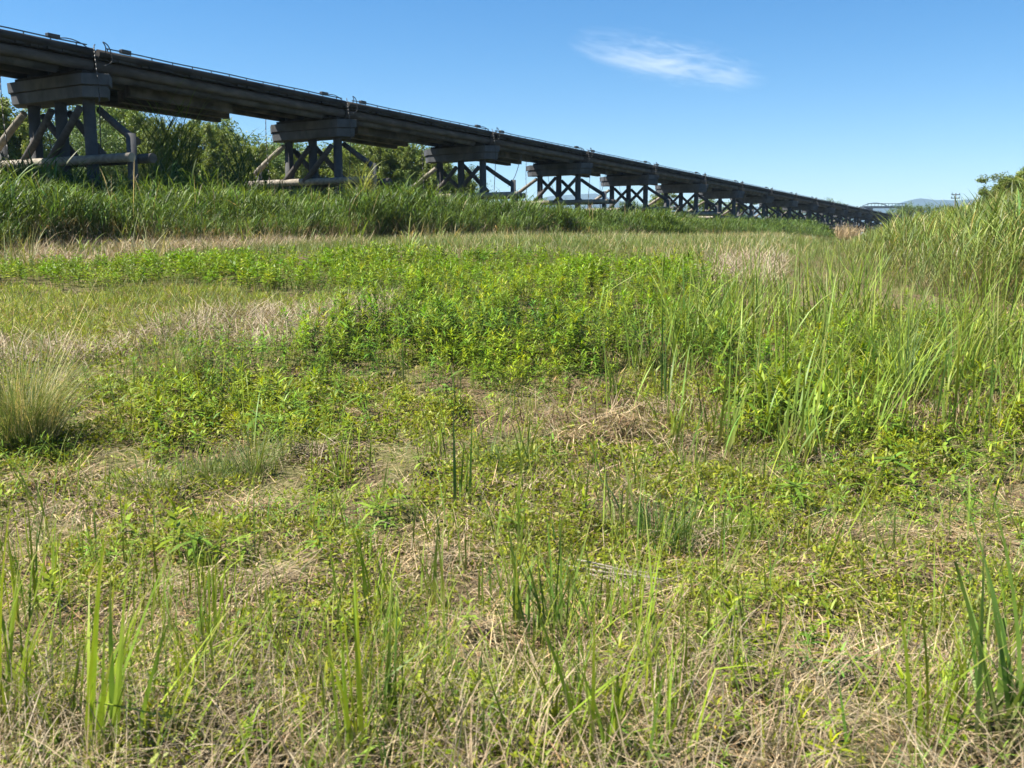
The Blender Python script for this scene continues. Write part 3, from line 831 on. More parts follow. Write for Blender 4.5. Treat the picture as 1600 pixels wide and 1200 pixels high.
NEAR = [
    (165, 1215, 'largest blade clump at the bottom left with one leaf leaning far right', dict(n=16, h=.58, w=.017, lean=.3, droop=.25, azb=.3, azs=1.2)),
    (10, 1150, 'blade clump cut by the left frame edge near the bottom', dict(n=16, h=.60, w=.014, lean=.2, droop=.4)),
    (45, 980, 'tall narrow blades rising at the left edge above the bottom clump', dict(n=12, h=.45, w=.011, lean=.15, droop=.3)),
    (330, 1010, 'loose upright blades beside the long leaf leaning right', dict(n=14, h=.34, w=.010, lean=.35, droop=.2)),
    (590, 960, 'stiff blade fan standing left of the grey straw tangle', dict(n=12, h=.36, w=.011, lean=.25, droop=.2)),
    (685, 965, 'pair of pale broad blades rising through the grey straw tangle', dict(n=5, h=.34, w=.016, lean=.2, droop=.2, col=(.2, .25, .05))),
    (560, 1205, 'blurred green blades at the bottom edge left of centre', dict(n=15, h=.46, w=.013, lean=.25, droop=.2)),
    (600, 1150, 'dense dark clump of narrow blades behind the blurred ones', dict(n=22, h=.36, w=.009, lean=.15, droop=.2, col=(.1, .17, .03))),
    (740, 1130, 'small clump with a yellow drooping leaf near the bottom centre', dict(n=8, h=.36, w=.010, lean=.35, droop=.7, col=(.2, .23, .04))),
    (815, 995, 'folded bright leaf clump left of two dark neighbours', dict(n=8, h=.40, w=.017, lean=.25, droop=.3, col=(.18, .24, .04))),
    (865, 1010, 'dark green fan of stiff blades in the near centre', dict(n=14, h=.42, w=.012, lean=.3, droop=.15, col=(.10, .18, .03))),
    (830, 1015, 'slim dark blades crowded against the stiff fan', dict(n=9, h=.32, w=.011, lean=.25, droop=.15, col=(.10, .18, .03))),
    (1000, 1040, 'tall thin blades crossing one another right of the stiff fan', dict(n=11, h=.50, w=.009, lean=.3, droop=.25, azb=.4, azs=1.4)),
    (950, 1205, 'broad blades rising from the bottom edge right of centre', dict(n=15, h=.5, w=.015, lean=.3, droop=.25)),
    (1050, 1215, 'thin leaning blades at the bottom edge beside the broad ones', dict(n=9, h=.42, w=.011, lean=.4, droop=.3)),
    (1570, 1190, 'largest blade clump at the bottom right corner leaning to the right', dict(n=20, h=.62, w=.018, lean=.35, droop=.2, azb=.6, azs=1.3, col=(.10, .17, .03))),
    (1450, 1215, 'upright separate blades left of the bottom right clump', dict(n=9, h=.48, w=.014, lean=.2, droop=.2)),
    (725, 800, 'single dark blade spear with a yellow base in the middle of the field', dict(n=5, h=.46, w=.017, lean=.08, droop=.1, col=(.08, .15, .03), basecol=(.42, .38, .12))),
    (970, 830, 'curling pale leaves beside the round dark tussock', dict(n=9, h=.46, w=.016, lean=.25, droop=1.1, col=(.2, .25, .07))),
    (820, 730, 'yellow green blade fan above the brown straw heap', dict(n=12, h=.42, w=.013, lean=.25, droop=.5, col=(.2, .24, .04))),
    (540, 740, 'small upright blades on the straw left of the dark spear', dict(n=9, h=.3, w=.011, lean=.2, droop=.2)),
    (960, 635, 'dark upright clump at the right end of the leafy weeds', dict(n=14, h=.62, w=.013, lean=.2, droop=.3, col=(.10, .17, .035))),
    (1037, 645, 'single dark tall spear of blades right of the leafy weeds', dict(n=7, h=.85, w=.014, lean=.06, droop=.2, col=(.07, .13, .03))),
    (1050, 700, 'bright yellow green clump at the foot of the tall blades', dict(n=16, h=.5, w=.013, lean=.25, droop=.3, col=(.19, .25, .04), basecol=(.3, .25, .06))),
    (1095, 515, 'narrow dark spear standing against the pale dry patch', dict(n=6, h=.75, w=.018, lean=.06, droop=.15, col=(.07, .12, .03))),
    (1120, 530, 'broad curling light leaves next to the narrow dark spear', dict(n=9, h=.8, w=.022, lean=.25, droop=1.0, col=(.2, .26, .08))),
    (1180, 640, 'arching tall blades leaning right from the brown stubble', dict(n=16, h=.9, w=.013, lean=.3, droop=.8, azb=.2, azs=.9, col=(.15, .21, .05))),
    (1225, 650, 'straight tall blades behind the brown stubble', dict(n=16, h=.95, w=.012, lean=.2, droop=.3)),
    (1300, 655, 'long blade fan opening upward right of the brown stubble', dict(n=16, h=.9, w=.013, lean=.35, droop=.3)),
    (1413, 645, 'wide vase shaped spray of tall blades with a reddish foot', dict(n=26, h=.98, w=.014, lean=.4, droop=.3, col=(.15, .21, .06), basecol=(.3, .17, .09))),
    (1500, 610, 'tall blade clump before the right reeds', dict(n=18, h=.9, w=.014, lean=.25, droop=.35)),
    (1592, 640, 'short blade clump touching the right frame edge below the reeds', dict(n=10, h=.6, w=.013, lean=.3, droop=.3)),
    (1210, 490, 'bushy light green long leaved clump in front of the right reeds', dict(n=40, h=.95, w=.017, spread=.12, lean=.5, droop=.8, col=(.17, .23, .06))),
    (640, 400, 'bright leaf fan standing in the dry band before the reeds', dict(n=30, h=.75, w=.03, lean=.7, droop=.5, col=(.19, .26, .05))),
    (35, 430, 'tall pale clump at the left edge before the dark reeds', dict(n=40, h=1.0, w=.02, spread=.15, lean=.35, droop=1.0, col=(.21, .23, .08))),
    (235, 410, 'arching straw tipped clump in front of the dark reeds', dict(n=40, h=.9, w=.018, spread=.2, lean=.4, droop=1.4, col=(.24, .24, .11))),
]
for (x, y, lab, k) in NEAR:
    put_clump(x, y, lab, **k)

# single leafy weeds standing clear of the patch
WSPOT = [(590, 830), (560, 845), (620, 815), (300, 890), (345, 900), (270, 880), (385, 885), (1140, 830), (1165, 850), (1240, 800), (1215, 830), (905, 840), (735, 1010), (770, 1165),
         (440, 700), (400, 690), (455, 715), (240, 690), (205, 670), (300, 680), (620, 690), (700, 650), (1330, 770), (1550, 760), (1480, 740), (1290, 770), (150, 900), (495, 880), (520, 870), (1130, 1010),
         (660, 745), (870, 735), (1060, 780), (1400, 760), (1180, 960), (80, 960), (200, 860), (250, 740), (1010, 745), (790, 850)]
protoW = None
for i, (x, y) in enumerate(WSPOT):
    p = ground_at(x, y)
    if protoW is None or i < 6:
        V, Q, C = WEEDS_NEAR[i % 6]
        o = link_mesh('leafy_weed', V, Q, M_LEAF, None, C, smooth=True); protoW = (protoW or []) + [o]
    else:
        o = protoW[i % 6].copy(); COL.objects.link(o)
    s = rng.uniform(.55, .95) * np.interp(p[1], [2.5, 4, 7], [.5, .65, .95])
    o.location = p; o.scale = (s, s, s); o.rotation_euler = (rng.normal(0, .1), rng.normal(0, .1), rng.uniform(0, 6))
    tag(o, 'small upright leafy weed standing by itself in the straw of the near field', 'weed', 'single leafy weeds in the near field')

# a few fallen stalks
p = ground_at(955, 915)
t = empty('dead_stalk_bundle', p); tag(t, 'small bundle of pale flattened dead reed stalks lying right of centre', 'dead stalks')
for k in range(9):
    S = Solid(); a = -.5 + rng.normal(0, .15); L = rng.uniform(.12, .24); c0 = Vector((rng.normal(0, .05), rng.normal(0, .04), .02 + .006 * k))
    dv = Vector((math.cos(a), math.sin(a), rng.normal(0, .05))) * L
    S.log(c0 - dv, c0 + dv, .005, .003, 6, 3, .004); S.build('stalk', M_PALE, t, True)

# tall reeds against the trees
for (px_, top, Y, lab) in ((246, 168, 27.5, 'tallest dark feathery reed against the trees right of the first pier'), (290, 184, 28, 'feathery reed next right of the tallest one'), (386, 212, 28, 'dark tall reed just left of the second pier'),
                           (355, 250, 29, 'leafy reed between two taller dark ones before the trees'), (566, 236, 30, 'pale dry tall reed under the right end of the second cap'), (640, 244, 31, 'thin tall reed midway between the second and third piers')):
    X = (px_ - 800) / F * Y * .985; z = float(gz(X, Y))
    Zt = EYE + Y * math.tan(math.atan((600 - top) / F) - PITCH)
    h = (Zt - z) * (.95 if Y > 29.5 else 1.2); B = Veg(); dry = 'dry' in lab
    for q in range(8):
        V, Q, C = reed_proto(h * rng.uniform(.7, 1), 26, .8)
        V = V + np.array([rng.normal(0, .18), rng.normal(0, .18), 0]); B.add(V, Q, C * (np.array([.62, .68, .65]) if not dry else np.array([2.2, 1.5, 2])))
    o = B.build('tall_reed', M_REED); o.location = (X, Y, z); tag(o, lab, 'reed')

# ------------------------------------------------------------------ trestle bridge
T0 = np.array([-10.30, 24.34]) - 2.05 * W         # middle of the first pier, on plan
CAPB, CAPT, RAIL = EYE + 3.72, EYE + 4.30, EYE + 5.03
SPAN = 10.0
RZ = math.atan2(W[1], W[0])      # local x = across (towards field), local y = along
bridge = empty('trestle_bridge', (T0[0], T0[1], 0), RZ)
tag(bridge, 'long dark timber footbridge on braced trestle piers running away to the right', 'bridge')


def make_pier(zg, tie):
    """parts of one pier, local x across, y along, z up; the pier's Empty is at z=0"""
    t = empty('pier', (0, 0, 0), 0, bridge)
    hexa = lambda a, b, th: [(-a, -th), (a, -th), (b, 0), (a, th), (-a, th), (-b, 0)]
    mid = (CAPB + CAPT) / 2
    s = Solid(); s.prism(hexa(1.50, 1.97, .42), CAPB, mid - .016, .02)
    s.prism(hexa(1.56, 2.05, .46), mid + .016, CAPT, .01); s.prism(hexa(1.44, 1.91, .36), mid - .018, mid + .018)
    s.build('cap_beam', M_CONC, t, bevel=.012)
    s = Solid(); s.beam((-1.45, -.2, CAPT + .055), (1.4, -.2, CAPT + .055), .2, .105); s.beam((-1.45, .2, CAPT + .055), (1.4, .2, CAPT + .055), .2, .105)
    s.build('sleeper', M_DECK, t, bevel=.01)
    for x in (-1.16, 0, 1.16):
        s = Solid(); s.log((x, 0, zg - .4), (x, 0, CAPB - .003), .165, .155, 14); s.build('post', M_POST, t, True)
    for x in (-2.72, 2.72):
        s = Solid(); s.log((x, 0, zg - .4), (x, 0, tie + .62), .135, .12, 12); s.build('outer_post', M_POST, t, True)
    hi = CAPB - .22
    for (xa, xb) in ((0, -1.16), (1.16, 0)):
        s = Solid(); s.log((xa + .02, -.27, hi), (xb - .12, -.30, tie + .10), .092, .104, 10, 3, .008); s.build('brace', M_LOG, t, True)
    for (xa, xb) in ((-1.16, 0), (0, 1.16)):
        s = Solid(); s.log((xa - .02, .27, hi), (xb + .12, .30, tie + .10), .092, .104, 10, 3, .008); s.build('brace', M_LOG, t, True)
    for sg in (-1, 1):
        s = Solid(); s.log((sg * 1.20, sg * .27, hi), (sg * 2.68, sg * .22, tie + .42), .092, .104, 10, 3, .01)
        o = s.build('raker', M_PALE if sg < 0 else M_LOG, t, True)  # left raker coloured as sunlit, right one keeps the darker wood
        o['label'] = 'bleached sloping log coloured in a sunlit tone' if sg < 0 else 'dark sloping log'
    s = Solid(); s.log((-3.0, -.30, tie), (3.1, -.30, tie), .125, .115, 12, 4, .006); o = s.build('tie_log', M_PALE, t, True)
    s = Solid(); s.log((-3.0, .30, tie + .02), (3.15, .30, tie + .02), .115, .125, 12, 4, .006); s.build('tie_log', M_LOG, t, True)
    return t


def make_span():
    t = empty('deck_span', (0, 0, 0), 0, bridge)
    g = CAPT + .11
    for (x, lo, hi, m) in ((1.38, 0, 0, M_LOG), (.62, 1.7, 5.5, M_GIRD), (-.46, 2.3, 6.4, M_GIRD), (-1.38, 1.6, 6.9, M_GIRD)):
        s = Solid(); s.log((x, .04, g + .15), (x, SPAN - .04, g + .15), .15, .14, 10, 5, .008); s.build('girder', m, t, True)
        if hi == 0: continue
        s = Solid(); s.beam((x - .05, lo, g - .17), (x - .05, hi, g - .17), .24, .34); s.build('lower_beam', M_GIRD, t, bevel=.015)
    # second near-side log, lower and set in
    s = Solid(); s.log((1.18, .6, g - .02), (1.18, SPAN - .9, g - .02), .12, .13, 10, 4, .008); s.build('girder', M_GIRD, t, True)
    s = Solid()
    for k in range(50):
        y = .10 + k * .2; e = random.uniform(-.06, .06)
        s.beam((-1.62 + e, y, g + .33), (1.62 + e, y, g + .33), .188, .06)
    s.build('deck_planks', M_DECK, t)
    for x in (-1.56, 1.56):
        s = Solid(); s.log((x, .06, g + .45), (x, SPAN - .06, g + .45), .105, .10, 10, 5, .006); s.build('kerb_log', M_DECK, t, True)
        s = Solid(); s.tube([(x + .02, .3 + k * 1.05, RAIL - .012 + .008 * math.sin(k * 2.1)) for k in range(10)], .017, 5); s.build('rail_wire', M_WIRE, t)
        s = Solid()
        for k in range(14):
            y = .35 + k * .7; s.log((x + .02, y, g + .5), (x + .02, y, RAIL), .016, n=5)
        s.build('rail_pins', M_WIRE, t)
    return t


def cable(pts, parent, r=.014):
    """smooth hanging cable through points"""
    P = [Vector(p) for p in pts]; out = []
    for i in range(len(P) - 1):
        p0 = P[max(i - 1, 0)]; p1 = P[i]; p2 = P[i + 1]; p3 = P[min(i + 2, len(P) - 1)]
        for k in range(6):
            u = k / 6
            out.append(.5 * ((2 * p1) + (p2 - p0) * u + (2 * p0 - 5 * p1 + 4 * p2 - p3) * u * u + (3 * p1 - p0 - 3 * p2 + p3) * u ** 3))
    out.append(P[-1])
    s = Solid(); s.tube(out, r, 6)
    return s.build('anchor_cable', M_WIRE, parent, True)


TIE = EYE + 2.16
pier0 = make_pier(1.3, TIE)
pier0.location = (0, 0, 0)
cable([(-1.75, -.5, CAPT + .4), (-1.78, -.5, CAPB), (-1.74, -.45, TIE), (-1.7, -.4, 2.2)], pier0)
cable([(1.7, -.1, RAIL), (1.85, -.25, CAPT + .6), (1.97, -.3, CAPT), (2.0, -.3, CAPB), (1.9, -.3, TIE), (1.8, -.3, 2.2)], pier0)
cable([(-.55, -.2, CAPB - .02), (-.45, -.3, CAPB - .35), (-.2, -.32, CAPB - .7), (0.1, -.33, TIE - .2), (.15, -.35, 2.4)], pier0, .011)
for n_ in range(1, 21):
    c = copy_tree(pier0, bridge); c.location = (random.uniform(-.06, .06), n_ * SPAN, 0); c.rotation_euler = (0, R(random.uniform(-.5, .5)), R(random.uniform(-1.2, 1.2)))
    for ch in c.children:
        if ch.name.startswith(('brace', 'raker', 'tie_log')):
            ch.location = (random.uniform(-.08, .08), random.uniform(-.02, .02), random.uniform(-.10, .10))
span0 = make_span(); span0.location = (0, 0, 0)
# clamps and slack loops at the joints
def joint(t):
    s = Solid(); s.beam((1.58, -1.35, RAIL + .02), (1.58, -1.02, RAIL + .02), .12, .10); s.build('cable_clamp', M_WIRE, t, bevel=.01)
    s = Solid(); s.beam((1.58, .75, RAIL + .0), (1.58, 1.05, RAIL + .0), .12, .10); s.build('cable_clamp', M_WIRE, t, bevel=.01)
    cable([(1.58, -1.05, RAIL), (1.6, -.75, RAIL + .04), (1.6, -.4, RAIL - .02), (1.62, -.2, RAIL - .14)], t, .014)
    cable([(1.62, .25, RAIL - .16), (1.78, .15, RAIL - .02), (1.82, .05, RAIL + .08), (1.84, .2, RAIL - .02), (1.80, .3, RAIL - .35), (1.75, .1, RAIL - .5)], t, .014)


joint(span0)
for n_ in [-1] + list(range(1, 20)):
    c = copy_tree(span0, bridge); c.location = (0, n_ * SPAN, 0)
# stay wires seen between the third and fifth piers
for n_ in (2, 3):
    cable([(1.5, n_ * SPAN + 3.0, CAPT), (1.9, n_ * SPAN + 1.6, CAPB - .6), (2.2, n_ * SPAN + .4, TIE + .4)], bridge, .014)

# ------------------------------------------------------------------ trees


def tree_mesh(h, wd, nleaf, leaf, col, lumps=16, droop=0.0, seed=1, low=.12):
    """crown and trunk meshes of one tree, base at the origin"""
    B = Veg(); cs = []
    for k in range(lumps):
        zz = h * (low + (1 - low) * (k + .5) / lumps)
        prof = math.sin(math.pi * min(.90, max(.1, (.25 + .62 * zz / h)))) ** .6
        a = rng.uniform(0, 6.283); rr = wd * .5 * prof * math.sqrt(rng.random()) * .75
        cs.append((rr * math.cos(a), rr * math.sin(a), zz, wd * rng.uniform(.16, .30) * (.6 + .5 * prof)))
    sub = []
    for (x, y, z, r) in cs:
        for q in range(9):
            v = rng.normal(0, 1, 3); v /= np.linalg.norm(v)
            sub.append(np.r_[np.array([x, y, z]) + v * r * rng.uniform(.5, 1.05) * np.array([1, 1, .8]), r * rng.uniform(.25, .5), rng.uniform(.72, 1.3)])
    sub = np.array(sub)
    k = rng.integers(0, len(sub), nleaf)
    v = rng.normal(0, 1, (nleaf, 3)); v /= np.linalg.norm(v, axis=1)[:, None]
    pos = sub[k, :3] + v * (sub[k, 3] * rng.random(nleaf) ** .45)[:, None]
    pos[:, 2] = np.maximum(pos[:, 2], .05)
    c = np.array(col) * tints(nleaf, .75, 1.25, .12) * sub[k, 4][:, None]
    leaves(B, pos, leaf * rng.uniform(.7, 1.4, nleaf), leaf * rng.uniform(.3, .55, nleaf), rng.uniform(0, 6.283, nleaf), rng.normal(.1 - droop, .6, nleaf), c, .7)
    S = Solid()
    S.log((0, 0, -.3), (.05 * wd, 0, h * .55), .05 * h ** .8, .02 * h ** .8, 8, 4, .03 * wd)
    for (x, y, z, r) in cs[1::2]:
        S.log((0.02 * wd, 0, z * .55), (x, y, z), .018 * h ** .8, .006, 6, 3, .02 * wd)
    return B, S


def make_tree(name, h, wd, nleaf, leaf, col, **k):
    t = empty(name); B, S = tree_mesh(h, wd, nleaf, leaf, col, **k)
    B.build('crown', M_TREE, t); S.build('trunk', M_BARK, t, True)
    return t


def at_px(px_, Y):
    X = (px_ - 800) / F * Y * .99
    return X, Y, float(gz(X, Y))


def top_h(top, Y, z):
    return EYE + Y * math.tan(math.atan((600 - top) / F) - PITCH) - z


PROT = [make_tree('bank_tree', 5.0, 4.2, 22000, .15, (.11, .16, .035), lumps=34),
        make_tree('bank_tree', 5.0, 3.6, 20000, .14, (.14, .185, .04), lumps=32),
        make_tree('bank_tree', 5.0, 4.6, 20000, .13, (.09, .145, .045), lumps=34)]
PROT.append(make_tree('feathery_tree', 5.0, 2.0, 9000, .16, (.13, .175, .035), lumps=26, droop=.5))
used = [False] * 4


def put_tree(pi, px_, top, Y, wpx, lab, group):
    x, y, z = at_px(px_, Y); h = top_h(top, Y, z)
    t = PROT[pi] if not used[pi] else copy_tree(PROT[pi]); used[pi] = True
    base_w = (4.2, 3.6, 4.6, 2.0)[pi]
    t.location = (x, y, z - .1); sw = wpx / F * Y / base_w
    t.scale = (sw, sw, h / 5.0); t.rotation_euler = (0, 0, rng.uniform(0, 6.283))
    tag(t, lab, 'tree', group); return t


GB = 'trees on the bank behind the bridge'
TREES = [
    (0, -70, 120, 44, 200, 'large tree behind the bridge cut by the left frame edge'),
    (1, 30, 175, 40, 150, 'yellowish tree seen through the left bay of the first pier'),
    (2, 110, 165, 42, 170, 'dark tree seen through the right bay of the first pier'),
    (2, 195, 136, 50, 110, 'blue green tallest tree just right of the first cap'),
    (0, 220, 175, 42, 120, 'rounded tree right of the blue green tallest one'),
    (1, 268, 205, 40, 120, 'bright bushy tree below the lowest beam of the first span'),
    (0, 325, 196, 46, 130, 'broad rounded tree in the sky gap left of the second pier'),
    (1, 385, 225, 44, 110, 'lower bushy tree tapering down left of the second pier'),
    (2, 440, 236, 46, 120, 'dark low tree behind the left raker of the second pier'),
    (1, 500, 240, 48, 130, 'pale bushy tree seen through the braces of the second pier'),
    (0, 565, 222, 50, 110, 'rounded tree right of the second pier under the girders'),
    (1, 612, 226, 50, 110, 'bright feathery tree midway between second and third piers'),
    (0, 655, 228, 52, 90, 'rounded tree just left of the third cap'),
    (2, 705, 262, 54, 120, 'low dark shrub tree seen through the third pier'),
    (0, 600, 232, 54, 190, 'broad dark tree mass filling the background between second and third piers'),
    (2, 440, 226, 55, 200, 'broad tree mass farthest behind the second pier'),
    (1, 675, 246, 58, 130, 'pale low tree half hidden by the third cap'),
    (2, 160, 200, 38, 130, 'shaded shrub tree filling the gap beside the first pier posts'),
]
for (pi, a, b, c, d, lab) in TREES: put_tree(pi, a, b, c, d, lab, GB)
for (a, b, c, d) in ((12, 160, 39, 46), (60, 190, 36, 50), (150, 180, 43, 44), (178, 158, 47, 46), (215, 160, 45, 40), (250, 190, 38, 44), (290, 205, 43, 48), (312, 188, 46, 40), (345, 200, 42, 48), (368, 215, 46, 42), (405, 228, 41, 46), (425, 232, 48, 44),
                     (465, 240, 44, 46), (535, 236, 46, 44), (585, 228, 48, 40), (598, 232, 45, 40), (636, 232, 49, 40), (672, 240, 50, 40), (690, 252, 48, 40), (728, 268, 52, 36)):
    put_tree(3, a, b, c, d, 'slender feathery young tree in the thicket behind the bridge', 'slender trees in the thicket behind the bridge')
GF = 'far trees beyond the bridge'
FAR = [(1, 1030, 304, 95, 60, 'bright green bush seen through the fifth pier'), (0, 1090, 312, 100, 60, 'bush beyond the sixth pier'),
       (2, 985, 316, 100, 50, 'low bush at the left of the fifth pier'), (1, 1150, 316, 120, 70, 'far bush between the seventh and eighth piers'), (0, 1215, 318, 140, 80, 'far bush behind the crowded middle piers'),
       (2, 1290, 318, 150, 90, 'far dark tree behind the crowded far piers'), (0, 1425, 323, 200, 46, 'far dark treetop below the left hill slope'), (2, 1452, 325, 220, 50, 'far low treetop below the hill crest'),
       (1, 1480, 324, 210, 50, 'far treetop beside the thin mast'), (0, 1510, 322, 190, 50, 'far treetop between the mast and the right trees'), (2, 1395, 327, 210, 40, 'far low treetop where the bridge vanishes')]
for (pi, a, b, c, d, lab) in FAR: put_tree(pi, a, b, c, d, lab, GF)
GR = 'trees at the right edge'
for (pi, a, b, c, d, lab) in ((1, 1566, 276, 44, 100, 'feathery olive tree at the right behind the reeds'), (1, 1604, 262, 46, 120, 'taller dense olive tree cut by the right frame edge'), (1, 1538, 298, 44, 50, 'small dark shrub left of the feathery olive tree'), (0, 1670, 258, 46, 110, 'olive tree just beyond the right frame edge')):
    put_tree(pi, a, b, c, d, lab, GR)

for (a, b, c, d, lab) in ((1010, 328, 46, 150, 'broad rounded green bush in front of the fifth pier'), (925, 326, 42, 90, 'low leafy bush merging into the reeds left of the broad rounded one'), (1095, 346, 56, 60, 'small bush below the seventh pier'),
                          (1185, 343, 66, 110, 'green mound of shrub before the crowded middle piers'), (1255, 342, 82, 90, 'dark green bush to the left of the tan dry bush'), (860, 322, 38, 80, 'tall leafy clump rising from the reeds below the fourth cap')):
    x, y, z = at_px(a, c); h = top_h(b, c, z); r = d / F * c * .5; n = int(1500 + 60 * d * .5); B = Veg()
    an = rng.uniform(0, 6.283, n); q = np.sqrt(rng.random(n)); prof = np.sqrt(np.clip(1 - q ** 2, .05, 1)) * (.75 + .5 * vnoise(q * np.cos(an) * 3 + a, q * np.sin(an) * 3 + 5))
    P = np.stack([r * q * np.cos(an), r * .7 * q * np.sin(an), h * prof * .8 * rng.random(n) ** .5], 1)
    blades(B, P, h * rng.uniform(.15, .35, n), .0011 * c * rng.uniform(.7, 1.3, n), an + rng.normal(0, 1.2, n), rng.uniform(0, .7, n), rng.uniform(.3, 1.4, n), np.array([.095, .15, .03]) * tints(n, .45, 1.3, .15), segs=4, twist=.8, kink=.1)
    o = B.build('bush', M_REED); o.location = (x, y, z); tag(o, lab, 'bush', 'bushes before the far piers')
# dry pale bush beside the far piers
p = np.array([(1316 - 800) / F * 84, 84, float(gz(30, 84))])
B = Veg(); n = 700
blades(B, np.stack([rng.normal(0, .62, n), rng.normal(0, .5, n), np.zeros(n)], 1), rng.uniform(.6, 1.9, n), .045, rng.uniform(0, 6.28, n), rng.uniform(0, .4, n), rng.uniform(0, 1.2, n), np.array([.46, .36, .22]) * tints(n, .7, 1.15, .06), segs=3)
o = B.build('dry_bush', M_STRAW); o.location = p; tag(o, 'tan dry grass bush beside the far bridge piers', 'bush')

# ------------------------------------------------------------------ far things: steel bridge, mast, hills
YB = 520
fb = empty('far_steel_bridge', ((1376 - 800) / F * YB, YB, 0)); tag(fb, 'thin grey steel bridge far away behind the end of the trestle', 'bridge')
zt = EYE + YB * math.tan(math.atan((600 - 322) / F) - PITCH)
s = Solid(); s.beam((-14, 0, zt - .6), (10, 0, zt - .6), 6, 1.0); s.build('girder', M_STEEL, fb)
s = Solid(); s.beam((-12, -2.5, zt + 1.3), (9.5, -2.5, zt + 1.3), .25, .3)
for k in range(12): s.beam((-11.8 + k * 1.92, -2.5, zt - .1), (-11.8 + k * 1.92, -2.5, zt + 1.2), .2, .2)
s.build('parapet', M_STEEL, fb)
s = Solid()
pts = [(-13 + 14 * k / 8, 2.2, zt + .2 + 1.6 * math.sin(math.pi * k / 8)) for k in range(9)]
for a, b in zip(pts[:-1], pts[1:]): s.log(a, b, .22, n=6)
s.build('arch', M_STEEL, fb)
for x in (-10, 8):
    s = Solid(); s.beam((x, 0, 0), (x, 0, zt - 1.2), 3, 3); s.build('pier', M_STEEL, fb)

YM = 170
mx_, my_, mz_ = at_px(1484, YM); ht = top_h(302, YM, mz_)
mast = empty('utility_pole', (mx_, my_, mz_)); tag(mast, 'thin dark utility pole with short cross arms above the far trees', 'pole')
s = Solid(); s.log((0, 0, -.5), (.35, 0, ht), .17, .10, 8); s.build('shaft', M_WIRE, mast, True)
for q in (.97, .9):
    s = Solid(); s.beam((.35 * q - .8, 0, ht * q), (.35 * q + .8, 0, ht * q), .14, .14); s.build('cross_arm', M_WIRE, mast)
    for dx in (-.7, 0, .7):
        s = Solid(); s.log((.35 * q + dx, 0, ht * q + .07), (.35 * q + dx, 0, ht * q + .3), .06, n=6); s.build('insulator', M_STEEL, mast)


def hill(Y, hpx, seed, label, rough, col):
    n = 260; xs = np.linspace(-1.1 * Y, 1.1 * Y, n)
    pxx = 800 + xs / Y * F
    ridge = np.interp(pxx, [-900, 0, 700, 800, 860, 930, 1000, 1300, 1385, 1425, 1480, 1530, 1700, 2500], [55, 45, 42, 60, 72, 74, 60, 52, 58, 69, 67, 70, 62, 50]) / F * Y
    ridge = ridge * (.93 + .14 * fbm(xs / Y * 30 + seed, xs * 0 + seed, 4))
    prof = [(-.16, 0), (-.1, .28), (-.05, .66), (0, 1), (.06, .6), (.14, 0)]
    V = []
    for (oy, q) in prof:
        jit = .12 * (vnoise(xs / Y * 40 + 9 * oy * 100, xs * 0 + oy * 50) - .5)
        V.append(np.stack([xs, Y + oy * Y + 0 * xs, np.maximum(ridge * (q + jit * (0 < q < 1)), 0) + 1.0], 1))
    V = np.concatenate(V); k = (np.arange(len(prof) - 1)[:, None] * n + np.arange(n - 1)[None]).ravel()
    Q = np.stack([k, k + 1, k + n + 1, k + n], 1)
    o = link_mesh('hills', V, Q, M_HILL, smooth=True); tag(o, label, 'hills', kind='structure')


M_HILL = plain_material('forested_hill', (.018, .032, .026), .95)
hill(3000, 66, 4.3, 'distant blue forested hills along the horizon', 1, None)

# ------------------------------------------------------------------ haze
me = bpy.data.meshes.new('haze')
x, y0, y1, z0, z1 = 4500, -60, 3600, -3, 200
me.from_pydata([(-x, y0, z0), (x, y0, z0), (x, y1, z0), (-x, y1, z0), (-x, y0, z1), (x, y0, z1), (x, y1, z1), (-x, y1, z1)], [],
               [(3, 2, 1, 0), (4, 5, 6, 7), (0, 1, 5, 4), (1, 2, 6, 5), (2, 3, 7, 6), (3, 0, 4, 7)])
hz = bpy.data.objects.new('haze', me); COL.objects.link(hz)
m, n, l = new_mat('haze_air'); out = n.new('ShaderNodeOutputMaterial'); pv = n.new('ShaderNodeVolumePrincipled')
pv.inputs['Color'].default_value = (.42, .64, .95, 1); pv.inputs['Density'].default_value = .00017; pv.inputs['Anisotropy'].default_value = .1
l.new(pv.outputs[0], out.inputs['Volume']); me.materials.append(m)
tag(hz, 'thin blue air between the field and the hills', 'haze', kind='stuff')

# ------------------------------------------------------------------ cloud: one thin wisp of ice cloud
me = bpy.data.meshes.new('cloud')
import bmesh
bm = bmesh.new(); bmesh.ops.create_icosphere(bm, subdivisions=3, radius=1.0); bm.to_mesh(me); bm.free()
cl = bpy.data.objects.new('cloud', me); COL.objects.link(cl)
YC = 2600.0; el = math.atan((600 - 93) / F) - PITCH
cl.location = ((1035 - 800) / F * YC * 1.0, YC, EYE + YC * math.tan(el))
cl.scale = (290, 110, 78); cl.rotation_euler = (0, R(11), 0)
m, n, l = new_mat('thin_cloud'); out = n.new('ShaderNodeOutputMaterial'); pv = n.new('ShaderNodeVolumePrincipled')
tc = n.new('ShaderNodeTexCoord')
mp = n.new('ShaderNodeMapping'); mp.inputs['Scale'].default_value = (1.5, .5, 5.5); mp.inputs['Rotation'].default_value = (0, R(7), 0)
nz = n.new('ShaderNodeTexNoise'); nz.inputs['Scale'].default_value = 1.5; nz.inputs['Detail'].default_value = 7; nz.inputs['Roughness'].default_value = .62; nz.inputs['Distortion'].default_value = 1.3
sx = n.new('ShaderNodeSeparateXYZ')
l.new(tc.outputs['Object'], mp.inputs['Vector']); l.new(mp.outputs[0], nz.inputs['Vector']); l.new(tc.outputs['Object'], sx.inputs[0])
